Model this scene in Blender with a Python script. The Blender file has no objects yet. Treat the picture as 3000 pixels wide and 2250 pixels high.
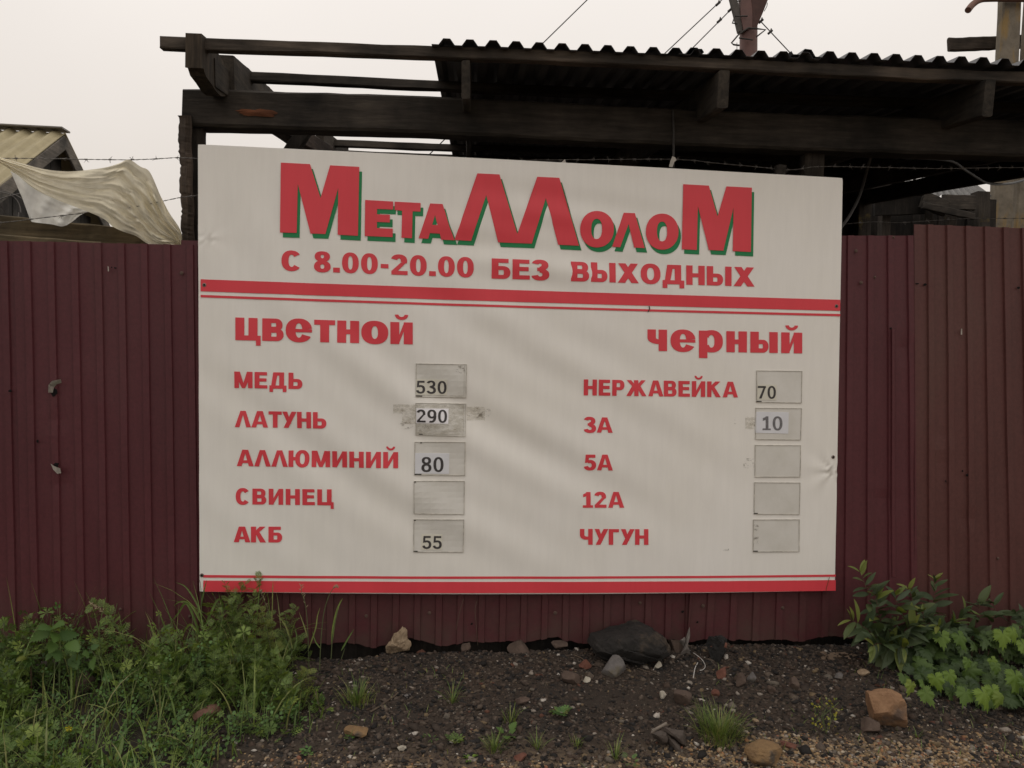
import bpy, bmesh, math, random
import numpy as np
from math import sin, cos, tan, pi, radians, sqrt, atan2, floor
from mathutils import Vector, Matrix, noise as mn
from mathutils.geometry import delaunay_2d_cdt

random.seed(11)
rng = np.random.default_rng(11)
C = bpy.context.scene.collection
SC = bpy.context.scene

# ------------------------------------------------------------------ camera, sky, sun, exposure
FPX = 2300.0
CAM = np.array([1.053, -3.628, 1.321])
YAW, PITCH, ROLL = 0.098, -0.0225, 0.0206
_F = np.array([sin(YAW)*cos(PITCH), cos(YAW)*cos(PITCH), sin(PITCH)])
_R = np.array([cos(YAW), -sin(YAW), 0.0]); _U = np.cross(_R, _F)
R2 = _R*cos(ROLL)+_U*sin(ROLL); U2 = -_R*sin(ROLL)+_U*cos(ROLL)
cam_data = bpy.data.cameras.new("camera")
cam_data.sensor_width = 36.0
cam_data.lens = FPX/3000*36
cam_data.clip_start = 0.05
cam_data.clip_end = 1500
cam = bpy.data.objects.new("camera", cam_data); C.objects.link(cam)
M = Matrix.Identity(4)
for i in range(3):
    M[i][0] = R2[i]; M[i][1] = U2[i]; M[i][2] = -_F[i]; M[i][3] = CAM[i]
cam.matrix_world = M
SC.camera = cam

SUN_EL, SUN_AZ = radians(68), radians(-40)      # azimuth from +Y, clockwise: the bright part of the overcast, high behind the shed
world = bpy.data.worlds.new("World"); SC.world = world; world.use_nodes = True
nt = world.node_tree; nt.nodes.clear()
def wn(t, **k):
    n = nt.nodes.new(t)
    for a, b in k.items(): setattr(n, a, b)
    return n
sky = wn("ShaderNodeTexSky"); sky.sky_type = 'NISHITA'; sky.sun_disc = False
sky.sun_elevation = SUN_EL; sky.sun_rotation = SUN_AZ; sky.dust_density = 4.0; sky.air_density = 1.0
tc = wn("ShaderNodeTexCoord"); sep = wn("ShaderNodeSeparateXYZ")
nt.links.new(tc.outputs["Generated"], sep.inputs[0])
ramp = wn("ShaderNodeMapRange"); ramp.clamp = True          # overcast: zenith brighter than horizon, all round the compass
ramp.inputs["From Min"].default_value = 0.05; ramp.inputs["From Max"].default_value = 1.0
nt.links.new(sep.outputs["Z"], ramp.inputs["Value"])
mixc = wn("ShaderNodeMix"); mixc.data_type = 'RGBA'
mixc.inputs[6].default_value = (7.1, 6.4, 5.7, 1); mixc.inputs[7].default_value = (13.6, 13.0, 12.5, 1)
nt.links.new(ramp.outputs[0], mixc.inputs[0])
mix2 = wn("ShaderNodeMix"); mix2.data_type = 'RGBA'; mix2.inputs[0].default_value = 0.94
nt.links.new(sky.outputs[0], mix2.inputs[6]); nt.links.new(mixc.outputs[2], mix2.inputs[7])
cl = wn("ShaderNodeTexNoise"); cl.inputs["Scale"].default_value = 2.2; cl.inputs["Detail"].default_value = 3
nt.links.new(tc.outputs["Generated"], cl.inputs["Vector"])
clr = wn("ShaderNodeMapRange"); clr.inputs["From Min"].default_value = 0.3; clr.inputs["From Max"].default_value = 0.7
clr.inputs["To Min"].default_value = 0.965; clr.inputs["To Max"].default_value = 1.03
nt.links.new(cl.outputs[0], clr.inputs["Value"])
vm = wn("ShaderNodeVectorMath"); vm.operation = 'SCALE'; nt.links.new(mix2.outputs[2], vm.inputs[0]); nt.links.new(clr.outputs[0], vm.inputs["Scale"])
bg = wn("ShaderNodeBackground"); bg.inputs[1].default_value = 0.1
nt.links.new(vm.outputs[0], bg.inputs[0])
wo = wn("ShaderNodeOutputWorld"); nt.links.new(bg.outputs[0], wo.inputs[0])
sun_d = bpy.data.lights.new("sun", 'SUN'); sun_d.energy = 0.5; sun_d.angle = radians(35); sun_d.color = (1.0, 0.95, 0.88)
sun_o = bpy.data.objects.new("sun", sun_d); C.objects.link(sun_o)
_sd = Vector((sin(SUN_AZ)*cos(SUN_EL), cos(SUN_AZ)*cos(SUN_EL), sin(SUN_EL)))
sun_o.rotation_euler = _sd.to_track_quat('Z', 'Y').to_euler()
sun_o.location = (-3, -6, 8)
SC.view_settings.view_transform = 'Standard'; SC.view_settings.look = 'None'
SC.view_settings.gamma = 1.0; SC.view_settings.use_curve_mapping = False
SC.view_settings.exposure = 0.0

# ------------------------------------------------------------------ survey helpers (photograph pixel -> point on a real plane)
def ray(x, y): return R2*(x-1500)/FPX - U2*(y-1125)/FPX + _F
def at(x, y, Y): d = ray(x, y); return CAM + d*(Y-CAM[1])/d[1]
def at_x(x, y, X): d = ray(x, y); return CAM + d*(X-CAM[0])/d[0]
SA = radians(2.7)
SAx = np.array([cos(SA), -sin(SA), 0.0]); SBx = np.array([sin(SA), cos(SA), 0.0]); SZ = np.array([0, 0, 1.0])
def sh(s, t, z): return SAx*s + SBx*t + SZ*z                 # shed's own frame: along, back, up
def sh_at(x, y, t):
    d = ray(x, y); k = (t - CAM@SBx)/(d@SBx); return CAM + d*k
def sh_st(x, y, t):
    P = sh_at(x, y, t); return P@SAx, P[2]
def sstep(a, b, x):
    t = min(1, max(0, (x-a)/(b-a))); return t*t*(3-2*t)

# ------------------------------------------------------------------ materials
MATS = {}
def material(name, build):
    if name in MATS: return MATS[name]
    m = bpy.data.materials.new(name); m.use_nodes = True
    t = m.node_tree; b = t.nodes["Principled BSDF"]
    build(t, b); MATS[name] = m; return m
def nd(t, typ, **k):
    n = t.nodes.new(typ)
    for a, v in k.items():
        if a == 'ins':
            for kk, vv in v.items(): n.inputs[kk].default_value = vv
        else: setattr(n, a, v)
    return n
def c4(c): return (c[0], c[1], c[2], 1)
def coords(t, scale=(1, 1, 1)):
    c = nd(t, "ShaderNodeTexCoord"); m = nd(t, "ShaderNodeMapping"); m.inputs["Scale"].default_value = scale
    t.links.new(c.outputs["Object"], m.inputs["Vector"]); return m.outputs[0]
def noi(t, vec, scale, detail=4, rough=0.6):
    n = nd(t, "ShaderNodeTexNoise"); n.inputs["Scale"].default_value = scale; n.inputs["Detail"].default_value = detail
    n.inputs["Roughness"].default_value = rough
    t.links.new(vec, n.inputs["Vector"]); return n.outputs[0]
def rmp(t, fac, stops, interp='LINEAR'):
    r = nd(t, "ShaderNodeValToRGB"); r.color_ramp.interpolation = interp
    e = r.color_ramp.elements
    while len(e) < len(stops): e.new(0.5)
    for q, (p, c) in zip(e, stops): q.position = p; q.color = c4(c) if len(c) == 3 else c
    t.links.new(fac, r.inputs[0]); return r.outputs[0]
def mixrgb(t, fac, a, b, mode='MIX'):
    m = nd(t, "ShaderNodeMix", data_type='RGBA', blend_type=mode)
    for s, v in ((0, fac), (6, a), (7, b)):
        if isinstance(v, bpy.types.NodeSocket): t.links.new(v, m.inputs[s])
        elif s == 0: m.inputs[0].default_value = v
        else: m.inputs[s].default_value = c4(v)
    return m.outputs[2]
def bump(t, b, h, strength, dist):
    n = nd(t, "ShaderNodeBump"); n.inputs["Strength"].default_value = strength; n.inputs["Distance"].default_value = dist
    t.links.new(h, n.inputs["Height"]); t.links.new(n.outputs[0], b.inputs["Normal"])
def isl(t):
    g = nd(t, "ShaderNodeNewGeometry"); return g.outputs["Random Per Island"]
def setb(b, **k):
    for a, v in k.items(): b.inputs[a.replace('_', ' ')].default_value = v

def wood(name, axis, dark, light, stain=None, rough=0.9):
    sc = [9, 9, 9]; sc[axis] = 0.7
    def f(t, b):
        v = coords(t, sc); v1 = coords(t)
        g = noi(t, v, 5, 6, 0.7); col = rmp(t, g, [(0.3, dark), (0.55, [(a+c)/2 for a, c in zip(dark, light)]), (0.75, light)])
        big = rmp(t, noi(t, v1, 3.5, 4), [(0.35, (0.5, 0.5, 0.5)), (0.7, (1.5, 1.42, 1.35))])
        col = mixrgb(t, 1.0, col, big, 'MULTIPLY')
        if stain:
            s = rmp(t, noi(t, v1, 2.3, 5, 0.7), [(0.6, (0, 0, 0)), (0.68, (1, 1, 1))])
            col = mixrgb(t, s, col, stain)
        t.links.new(col, b.inputs["Base Color"]); setb(b, Roughness=rough); b.inputs["Specular IOR Level"].default_value = 0.2
        bump(t, b, g, 0.6, 0.006)
    return material(name, f)
W_X = lambda: wood("weathered wood along", 0, (0.022, 0.02, 0.018), (0.075, 0.066, 0.056))
W_Y = lambda: wood("weathered wood back", 1, (0.02, 0.018, 0.016), (0.07, 0.06, 0.048))
W_Z = lambda: wood("weathered wood upright", 2, (0.02, 0.018, 0.015), (0.06, 0.052, 0.045), (0.1, 0.075, 0.03))
W_BEAM = lambda: wood("charred beam wood", 0, (0.018, 0.016, 0.014), (0.055, 0.048, 0.04))
W_FASC = lambda: wood("front purlin wood", 0, (0.03, 0.026, 0.022), (0.11, 0.092, 0.075))
W_DARK = lambda: wood("near black boards", 2, (0.012, 0.011, 0.01), (0.035, 0.03, 0.026))  # near-black wood, shared by wall planks and the board added as shade
W_PLANK = lambda: wood("brown plank", 0, (0.045, 0.036, 0.022), (0.13, 0.105, 0.065))
W_GREY = lambda: wood("grey plank", 1, (0.09, 0.085, 0.075), (0.2, 0.185, 0.165))

def steel_red(name, base, hue2):
    def f(t, b):
        v = coords(t, (1, 1, 0.25)); v1 = coords(t)
        n1 = noi(t, v, 3.0, 6, 0.65); n2 = noi(t, v1, 60, 3, 0.6)
        col = rmp(t, n1, [(0.3, [x*0.72 for x in base]), (0.5, base), (0.68, [x*1.12 for x in hue2])])
        col = mixrgb(t, 0.35, col, rmp(t, n2, [(0.3, [x*0.7 for x in base]), (0.7, [x*1.3 for x in base])]))
        # pale scuffs and chips
        ch = rmp(t, noi(t, v1, 24, 8, 0.75), [(0.735, (0, 0, 0)), (0.76, (1, 1, 1))])
        col = mixrgb(t, ch, col, (0.22, 0.17, 0.15))
        # earth splashed on the foot of the sheets
        gz = nd(t, "ShaderNodeSeparateXYZ"); t.links.new(v1, gz.inputs[0])
        mr = nd(t, "ShaderNodeMapRange"); mr.inputs[1].default_value = 0.32; mr.inputs[2].default_value = -0.05
        t.links.new(gz.outputs[2], mr.inputs[0])
        mm = nd(t, "ShaderNodeMath", operation='MULTIPLY'); t.links.new(mr.outputs[0], mm.inputs[0])
        t.links.new(rmp(t, noi(t, v1, 7, 5, 0.7), [(0.35, (0.1,)*3), (0.65, (0.8,)*3)]), mm.inputs[1])
        col = mixrgb(t, mm.outputs[0], col, (0.075, 0.052, 0.04))
        t.links.new(col, b.inputs["Base Color"])
        r = nd(t, "ShaderNodeMapRange"); r.inputs[3].default_value = 0.42; r.inputs[4].default_value = 0.68
        t.links.new(n1, r.inputs[0]); t.links.new(r.outputs[0], b.inputs["Roughness"])
        b.inputs["Specular IOR Level"].default_value = 0.35
        bump(t, b, noi(t, v1, 5, 2), 0.25, 0.01)
    return material(name, f)
M_RED1 = steel_red("oxblood sheet steel", (0.088, 0.021, 0.026), (0.08, 0.027, 0.029))
M_RED2 = steel_red("faded brown red sheet steel", (0.096, 0.034, 0.03), (0.088, 0.043, 0.035))

def plain(name, col, rough=0.8, vary=0.25, scale=14, b_=0.0, metallic=0.0, spec=0.3):
    def f(t, b):
        v = coords(t); n = noi(t, v, scale, 6, 0.65)
        t.links.new(rmp(t, n, [(0.25, [x*(1-vary) for x in col]), (0.75, [min(1, x*(1+vary)) for x in col])]), b.inputs["Base Color"])
        setb(b, Roughness=rough, Metallic=metallic); b.inputs["Specular IOR Level"].default_value = spec
        if b_: bump(t, b, n, b_, 0.01)
    return material(name, f)

# ------------------------------------------------------------------ mesh helpers
def new_mesh(name, V, Fs, smooth=False):
    me = bpy.data.meshes.new(name)
    me.from_pydata([tuple(map(float, v)) for v in V], [], [tuple(int(i) for i in f) for f in Fs])
    if smooth: me.polygons.foreach_set("use_smooth", [True]*len(me.polygons))
    me.update(); return me
ORG = {}
def thing(name, label, cat, loc, group=None):
    o = bpy.data.objects.new(name, None); C.objects.link(o); o.location = [float(a) for a in loc]; o.empty_display_size = 0.1
    o['label'] = label; o['category'] = cat
    if group: o['group'] = group
    ORG[o] = np.array(loc, float); return o
def tag(o, label, cat, group=None):
    o['label'] = label; o['category'] = cat
    if group: o['group'] = group
    return o
def struct(o): o['kind'] = 'structure'; return o
def mobj(name, V, Fs, mat, parent=None, smooth=False, loc=None, label=None):
    V = np.asarray(V, float)
    if parent is not None: org = ORG[parent]
    elif loc is not None: org = np.asarray(loc, float)
    else: org = np.zeros(3)
    me = new_mesh(name, V-org, Fs, smooth)
    o = bpy.data.objects.new(name, me); C.objects.link(o)
    if mat: me.materials.append(mat)
    if parent is not None: o.parent = parent
    elif loc is not None: o.location = [float(a) for a in org]
    if label: o['label'] = label
    ORG[o] = org; return o
def cat_mesh(parts):
    V, Fs, k = [], [], 0
    for v, f in parts:
        V.extend(v); Fs.extend([tuple(i+k for i in q) for q in f]); k += len(v)
    return V, Fs
def beam(A, B, w, h, up=(0, 0, 1), seg=10, jit=0.003, ch=0.006, seed=0, taper=1.0):
    """Rough-sawn timber from A to B: chamfered section w across, h along `up`, uneven along its length. A..B is the centre line."""
    r = random.Random(seed); A = np.array(A, float); B = np.array(B, float)
    d = B-A; L = np.linalg.norm(d); d /= L
    up = np.array(up, float); side = np.cross(d, up); side /= np.linalg.norm(side); up = np.cross(side, d)
    a, b = w/2, h/2; ch = min(ch, a*.45, b*.45)
    sec = [(-a+ch, -b), (a-ch, -b), (a, -b+ch), (a, b-ch), (a-ch, b), (-a+ch, b), (-a, b-ch), (-a, -b+ch)]
    V, Fs = [], []
    ph = [r.uniform(0, 6.28) for _ in range(4)]
    for i in range(seg+1):
        u = i/seg; k = 1+(taper-1)*u
        ox = jit*1.5*sin(ph[0]+u*L*2.2)+jit*r.uniform(-.3, .3); oz = jit*1.5*sin(ph[1]+u*L*1.7)+jit*r.uniform(-.3, .3)
        e = r.uniform(-1, 1)*jit*1.5 if i in (0, seg) else 0
        for (x, z) in sec:
            V.append(A+d*(L*u+e+r.uniform(-1, 1)*jit*(0.6 if i in (0, seg) else 0))+side*(x*k+ox+r.uniform(-1, 1)*jit*.5)+up*(z*k+oz+r.uniform(-1, 1)*jit*.5))
    for i in range(seg):
        for j in range(8):
            p = i*8+j; q = i*8+(j+1) % 8; Fs.append((p, q, q+8, p+8))
    Fs.append(tuple(reversed(range(8)))); Fs.append(tuple(range(seg*8, seg*8+8)))
    return V, Fs
def tube(P, r, n=6, closed_ends=True, radii=None):
    P = [np.array(p, float) for p in P]; V, Fs = [], []
    prev = None
    for i, p in enumerate(P):
        d = P[min(i+1, len(P)-1)]-P[max(i-1, 0)]; d = d/(np.linalg.norm(d)+1e-9)
        if prev is None:
            a = np.cross(d, (0, 0, 1.0));
            if np.linalg.norm(a) < .1: a = np.cross(d, (1.0, 0, 0))
        else: a = prev-d*(prev@d)
        a /= np.linalg.norm(a); prev = a; b = np.cross(d, a)
        rr = radii[i] if radii is not None else r
        for k in range(n):
            V.append(p+rr*(cos(2*pi*k/n)*a+sin(2*pi*k/n)*b))
    for i in range(len(P)-1):
        for k in range(n):
            q = i*n+k; s = i*n+(k+1) % n; Fs.append((q, s, s+n, q+n))
    if closed_ends: Fs.append(tuple(reversed(range(n)))); Fs.append(tuple(range((len(P)-1)*n, len(P)*n)))
    return V, Fs
def smooth_path(pts, n=8):
    pts = [np.array(p, float) for p in pts]; out = []
    for i in range(len(pts)-1):
        p0 = pts[max(i-1, 0)]; p1 = pts[i]; p2 = pts[i+1]; p3 = pts[min(i+2, len(pts)-1)]
        for k in range(n):
            t = k/n
            out.append(.5*((2*p1)+(-p0+p2)*t+(2*p0-5*p1+4*p2-p3)*t*t+(-p0+3*p1-3*p2+p3)*t**3))
    out.append(pts[-1]); return out

# ------------------------------------------------------------------ GROUND
def fbm(x, y, s, o=3, seed=0.0):
    v = 0; a = 1; n = 0
    for k in range(o):
        v += a*mn.noise(Vector((x*s+seed, y*s-seed*1.7, seed*.3))); n += a; a *= .5; s *= 2.1
    return v/n
def gz(X, Y):
    """Height of the bank: it falls from the fence towards the road."""
    d = max(0.0, .05-Y)
    z = -0.004-0.125*min(d, 1.6)-0.05*sstep(1.6, 4, d)
    z -= 0.055*sstep(0.3, -0.9, X)
    z -= 0.02*sstep(3.0, 3.6, X)
    if abs(X-1.5) < 6 and Y > -4: z += 0.022*fbm(X, Y, 1.6, 2, 3.1)*sstep(.1, -.25, Y)+0.012*fbm(X, Y, 6, 2, 8.4)
    if Y > .03: z -= .22*sstep(.03, .1, Y)*sstep(.1, .4, X)*(1-sstep(3.0, 3.4, X))*(1-sstep(.5, 1.2, Y))
    z -= .03*math.exp(-((Y-.035)/.035)**2)*sstep(.2, .5, X)*(1-sstep(3.3, 3.6, X))*(.6+.9*fbm(X, 3.3, 4, 2, 2.2))*(1-.75*sstep(1.9, 2.3, X))
    # dug-out gap under the sheets left of the tan rock
    z -= 0.05*math.exp(-((X-.62)/.2)**2-((Y-.07)/.1)**2)
    return z
def ground_material():
    def f(t, b):
        v = coords(t)
        n1 = noi(t, v, 2.2, 5, 0.6); n2 = noi(t, v, 45, 8, 0.75); n3 = noi(t, v, 220, 4, 0.7)
        col = rmp(t, n2, [(0.28, (0.013, 0.01, 0.008)), (0.5, (0.034, 0.026, 0.02)), (0.72, (0.068, 0.053, 0.04))])
        col = mixrgb(t, 0.5, col, rmp(t, n1, [(0.35, (0.03, 0.026, 0.023)), (0.65, (0.06, 0.043, 0.031))]))
        col = mixrgb(t, rmp(t, n3, [(0.62, (0, 0, 0)), (0.7, (.7, .7, .7))]), col, (0.17, 0.14, 0.11))
        # sandy verge along the road: y below about -0.75
        sp = nd(t, "ShaderNodeSeparateXYZ"); t.links.new(v, sp.inputs[0])
        ad = nd(t, "ShaderNodeMath", operation='MULTIPLY_ADD'); ad.inputs[1].default_value = 0.5; t.links.new(n1, ad.inputs[0]); t.links.new(sp.outputs[1], ad.inputs[2])
        mr = nd(t, "ShaderNodeMapRange"); mr.inputs[1].default_value = -0.42; mr.inputs[2].default_value = -0.62; t.links.new(ad.outputs[0], mr.inputs[0])
        mx = nd(t, "ShaderNodeMapRange"); mx.inputs[1].default_value = 0.2; mx.inputs[2].default_value = 1.0; t.links.new(sp.outputs[0], mx.inputs[0])
        mu = nd(t, "ShaderNodeMath", operation='MULTIPLY'); t.links.new(mr.outputs[0], mu.inputs[0]); t.links.new(mx.outputs[0], mu.inputs[1])
        col = mixrgb(t, mu.outputs[0], col, mixrgb(t, n2, (0.07, 0.05, 0.034), (0.21, 0.155, 0.1)))
        t.links.new(col, b.inputs["Base Color"]); setb(b, Roughness=0.92); b.inputs["Specular IOR Level"].default_value = 0.25
        bump(t, b, n2, 0.9, 0.012)
    return material("cinder soil", f)
gx = np.concatenate([[-160, -60, -25, -10, -5, -3, -2.2], np.arange(-1.7, 4.6, .014), [5, 6, 8, 12, 20, 50, 160]])
gy = np.concatenate([[-160, -60, -25, -10, -5, -3, -2, -1.6], np.arange(-1.35, .2, .014), [.4, .8, 1.5, 3, 6, 12, 25, 60, 160]])
V = [(x, y, gz(x, y)+(0.009*fbm(x, y, 24, 3, 5.) if -1.7 < x < 4.6 and -1.4 < y < .2 else 0)) for y in gy for x in gx]
nx = len(gx); Fs = [(j*nx+i, j*nx+i+1, (j+1)*nx+i+1, (j+1)*nx+i) for j in range(len(gy)-1) for i in range(nx-1)]
struct(mobj("ground", V, Fs, ground_material(), smooth=True))

# ------------------------------------------------------------------ SHEET METAL
def profile(u, pitch=0.1, flat=0.058, slope=0.008, crest=0.026, depth=0.010):
    """0 on the wide flats, 1 on the narrow raised ribs."""
    p = (u % 1.0)*pitch
    if p < flat: return 0.0
    p -= flat
    if p < slope: return p/slope
    p -= slope
    if p < crest: return 1.0
    return max(0.0, 1-(p-crest)/slope)
def sheet(name, quad, u0, u1, nz, mat, parent, prm, depth, th=0.0014, disp=None, label=None, normal=(0, -1, 0), bottom_wave=0.0, seed=0, smooth=False):
    """quad(u, v) -> world point of the sheet's mean surface, u counted in rib pitches, v 0 at the foot and 1 at the head."""
    fl, sl, cr, pt = prm
    us = []
    k = floor(u0)-1
    while k <= u1+1:
        for q in (0, fl*.25, fl*.5, fl*.75, fl, fl+sl, fl+sl+cr/2, fl+sl+cr, fl+2*sl+cr):
            u = k+q/pt
            if u0 <= u <= u1 and (not us or u-us[-1] > 1e-4): us.append(u)
        k += 1
    if us[0] > u0+1e-4: us.insert(0, u0)
    if us[-1] < u1-1e-4: us.append(u1)
    n = np.array(normal, float); V = []
    nu = len(us)
    for side in (0, 1):
        for j in range(nz+1):
            v = j/nz
            for i, u in enumerate(us):
                P = np.array(quad(u, v), float)
                d = depth*profile(u, pt, fl, sl, cr)
                if disp: d += disp(u, v)
                if j == 0 and bottom_wave: P = P+np.array([0, 0, bottom_wave*mn.noise(Vector((u*.6+seed, seed, 0)))+0.25*bottom_wave*mn.noise(Vector((u*3+seed, 3, 0)))])
                V.append(P+n*(d-th*side))
    Fs = []; N = nu*(nz+1)
    for j in range(nz):
        for i in range(nu-1):
            a = j*nu+i; q = (a, a+1, a+nu+1, a+nu)
            Fs.append(q); Fs.append(tuple(N+k for k in reversed(q)))
    for i in range(nu-1):
        Fs.append((i+1, i, N+i, N+i+1)); a = nz*nu+i; Fs.append((a, a+1, N+a+1, N+a))
    for j in range(nz):
        a = j*nu; Fs.append((a, a+nu, N+a+nu, N+a)); a = j*nu+nu-1; Fs.append((a+nu, a, N+a, N+a+nu))
    return mobj(name, V, Fs, mat, parent, smooth=smooth, label=label)
def quad_from(TL, TR, BL, BR, nrib, z_top=None, z_bot=None):
    TL, TR, BL, BR = map(np.array, (TL, TR, BL, BR))
    def q(u, v):
        a = u/nrib; T = TL+(TR-TL)*a; B = BL+(BR-BL)*a
        d = (T-B)/(T[2]-B[2])
        zt = T[2] if z_top is None else z_top(T[0]); zb = z_bot(B[0]) if z_bot else B[2]
        return B+d*(zb+(zt-zb)*v-B[2])
    return q

FP = (0.066, 0.0032, 0.0276, 0.1)
FY = .05
fence = thing("metal_fence", "dark oxblood red ribbed sheet metal fence running behind the white sign", "fence", (1.4, .05, 0))
def dent_fn(seed, extra=()):
    def d(u, v):
        w = 0.0055*mn.noise(Vector((u*.35+seed, v*2.2, seed)))+0.0024*mn.noise(Vector((u*1.1+seed, v*6, seed)))
        for (cu, cv, ru, rv, a) in extra: w += a*math.exp(-((u-cu)/ru)**2-((v-cv)/rv)**2)
        return w
    return d
q1 = quad_from(at(24, 706, FY), at(569, 718, FY), at(47, 1695, FY), at(582, 1695, FY), 8, z_bot=lambda X: -0.035)
sheet("fence_sheet", lambda u, v: q1(u, v)+np.array([0, .006, 0]), -12.4, .72, 26, M_RED1, fence, FP, .010, disp=dent_fn(31.3), bottom_wave=.02, seed=5)
sheet("fence_sheet", q1, .24, 8.12, 26, M_RED1, fence, FP, .010, disp=dent_fn(2.3, ((1.9, .59, .5, .02, -.006), (2.0, .41, .4, .02, -.005), (7.2, .22, .5, .015, .003))), bottom_wave=.02, seed=4)
# the sheets the sign hangs on
XA = at(585, 1800, FY+.012)[0]; XM = at(1042, 1850, FY+.012)[0]; XE = at(2021, 1850, FY+.012)[0]
def q2(u, v): return np.array([XM+u*.1006, FY+.012, .012+(1.86-.012)*v])
sheet("fence_sheet", q2, (XA-.1-XM)/.1006, (XE-XM)/.1006+.4, 14, M_RED1, fence, FP, .010, disp=dent_fn(7.7), bottom_wave=.03, seed=9)
XF = at(2018, 1850, FY)[0]
TLb, TRb = at(2500.5, 690, FY), at(2617, 690, FY); BLb, BRb = at(2493, 1672, FY), at(2622, 1672, FY)
q3 = quad_from(TLb, TRb, BLb, BRb, 2, z_top=lambda X: 1.993+.036*(X-3.03), z_bot=lambda X: .008)
u_left = (XF-BLb[0])/((BRb[0]-BLb[0])/2)
sheet("fence_sheet", q3, u_left, 3.02, 40, M_RED1, fence, FP, .010, disp=dent_fn(12.1, ((2.5, .72, .35, .03, -.006), (1.6, .34, .6, .015, -.006), (2.5, .34, .3, .2, .004))), bottom_wave=.03, seed=13)
FY3 = FY-.004
q4 = quad_from(at(2677, 657, FY3), at(2953, 667, FY3), at(2678, 1672, FY3), at(2971.6, 1672, FY3), 5, z_bot=lambda X: -.02)
sheet("fence_sheet", q4, -.02, 19.5, 30, M_RED2, fence, FP, .011, disp=dent_fn(21.4, ((1.4, .47, .5, .02, .004), (2.7, .3, .4, .02, -.004))), bottom_wave=.03, seed=17)
# folded-out strip where the last two sheets meet
P0 = at(2612, 962, FY-.012)
def strip(xa, xb, ya, yb, off, n=12):
    V = []; Fs = []
    for i in range(n+1):
        v = i/n; y = ya+(yb-ya)*v
        for k, (x, o) in enumerate(((xa, off*.2), (xa+3, off), (xb-2, off*.8), (xb, 0))):
            w = 2.0*sin(v*5+1)
            V.append(at(x+w*.4+(1-v)*(-2), y, FY-.011-o*(1-v*.55)))
    for i in range(n):
        for k in range(3): Fs.append((i*4+k, i*4+k+1, i*4+5+k, i*4+4+k))
    V2 = [p+np.array([0, .0016, 0]) for p in V]; N = len(V)
    F2 = [tuple(N+i for i in reversed(f)) for f in Fs]
    rim = [(0, N, N+1, 1), (1, N+1, N+2, 2), (2, N+2, N+3, 3)]
    return V+V2, Fs+F2+rim
mobj("seam_flap", *strip(2612, 2624, 964, 1690, .012), M_RED1, fence, label="folded seam strip sticking out beside the sheet joint")
mobj("gap_shade_board", *beam((.1, .125, -.14), (3.5, .125, -.14), .025, .5, seg=12, jit=.004, seed=77), W_DARK(), fence, label="added black board standing in for shade behind the foot of the sheets")  # added board, its black colour stands in for shade in the gap
# screws, holes and tears
M_SCREW = plain("dull screw steel", (0.13, 0.085, 0.07), .55, .3, 90, metallic=.4)
M_HOLE = plain("dark of a hole", (0.006, 0.005, 0.005), 1, .1)
M_BARE = plain("bare bent steel", (0.36, 0.33, 0.29), .45, .35, 60, metallic=.3)
M_RUST = plain("rust", (0.17, 0.07, 0.03), .9, .4, 60)
def disc(c, r, th, n=8, z=1.0):
    V = []; Fs = []
    for k in range(n): a = 2*pi*k/n; V.append(c+np.array([r*cos(a), 0, r*sin(a)*z]))
    for k in range(n): a = 2*pi*k/n; V.append(c+np.array([r*.8*cos(a), -th, r*.8*sin(a)*z]))
    for k in range(n): Fs.append((k, (k+1) % n, n+(k+1) % n, n+k))
    Fs.append(tuple(range(n, 2*n))); return V, Fs
for (x, y, r) in ((532, 800, 5), (2508, 735, 5), (1073, 1805, 5), (1258, 1796, 5), (1627, 1796, 5.5), (1875, 1766, 4.5), (2060, 1775, 5.5), (2293, 1781, 5), (2523, 828, 5), (2563, 812, 4), (2618, 695, 4), (352, 1785, 4), (212, 1800, 4), (555, 1806, 4), (2924, 1636, 4)):
    c = at(x, y, FY-.0105)
    washer = mobj("screw", *disc(c, r*.00155*1.15, .002, 10), M_SCREW, fence)
    hd = mobj("screw_head", *disc(c+np.array([0, -.002, 0]), r*.00155*.6, .004, 6), M_SCREW, washer)
def blob_disc(c, rx, rz, seed, n=14, th=.0012):
    r = random.Random(seed); V = [c+np.array([0, -th, 0])]; Fs = []
    for k in range(n):
        a = 2*pi*k/n; q = r.uniform(.65, 1.2); V.append(c+np.array([rx*cos(a)*q, 0, rz*sin(a)*q]))
    for k in range(n): Fs.append((0, 1+k, 1+(k+1) % n))
    return V, Fs
for i, (x, y, rx, rz) in enumerate(((158, 1148, .014, .02), (165, 1362, .012, .011), (338, 785, .006, .004), (327, 783, .004, .003), (2688, 831, .011, .004), (2710, 834, .01, .006), (2984, 843, .008, .007),
                     (2820, 1380, .005, .007), (2834, 1392, .008, .008), (2840, 1408, .005, .004), (2771, 1410, .004, .006), (1382, 1828, .006, .006), (2000, 1792, .008, .007), (2043, 1823, .006, .006), (2610, 962, .007, .005), (30, 1145, .008, .006), (110, 1293, .006, .008))):
    c = at(x, y, FY-.0125)
    mobj("hole", *blob_disc(c, rx, rz, i), M_HOLE, fence)  # flat black discs, the shade inside each hole put in as colour
def lip(pts, Y, seed, th=.002):
    r = random.Random(seed); V = []; n = len(pts)
    for (x, y, o) in pts: V.append(at(x, y, Y-o))
    V += [p+np.array([0, th, -.001]) for p in V]
    Fs = [tuple(range(n)), tuple(reversed(range(n, 2*n)))]+[(k, n+k, n+(k+1) % n, (k+1) % n) for k in range(n)]
    return V, Fs
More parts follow.
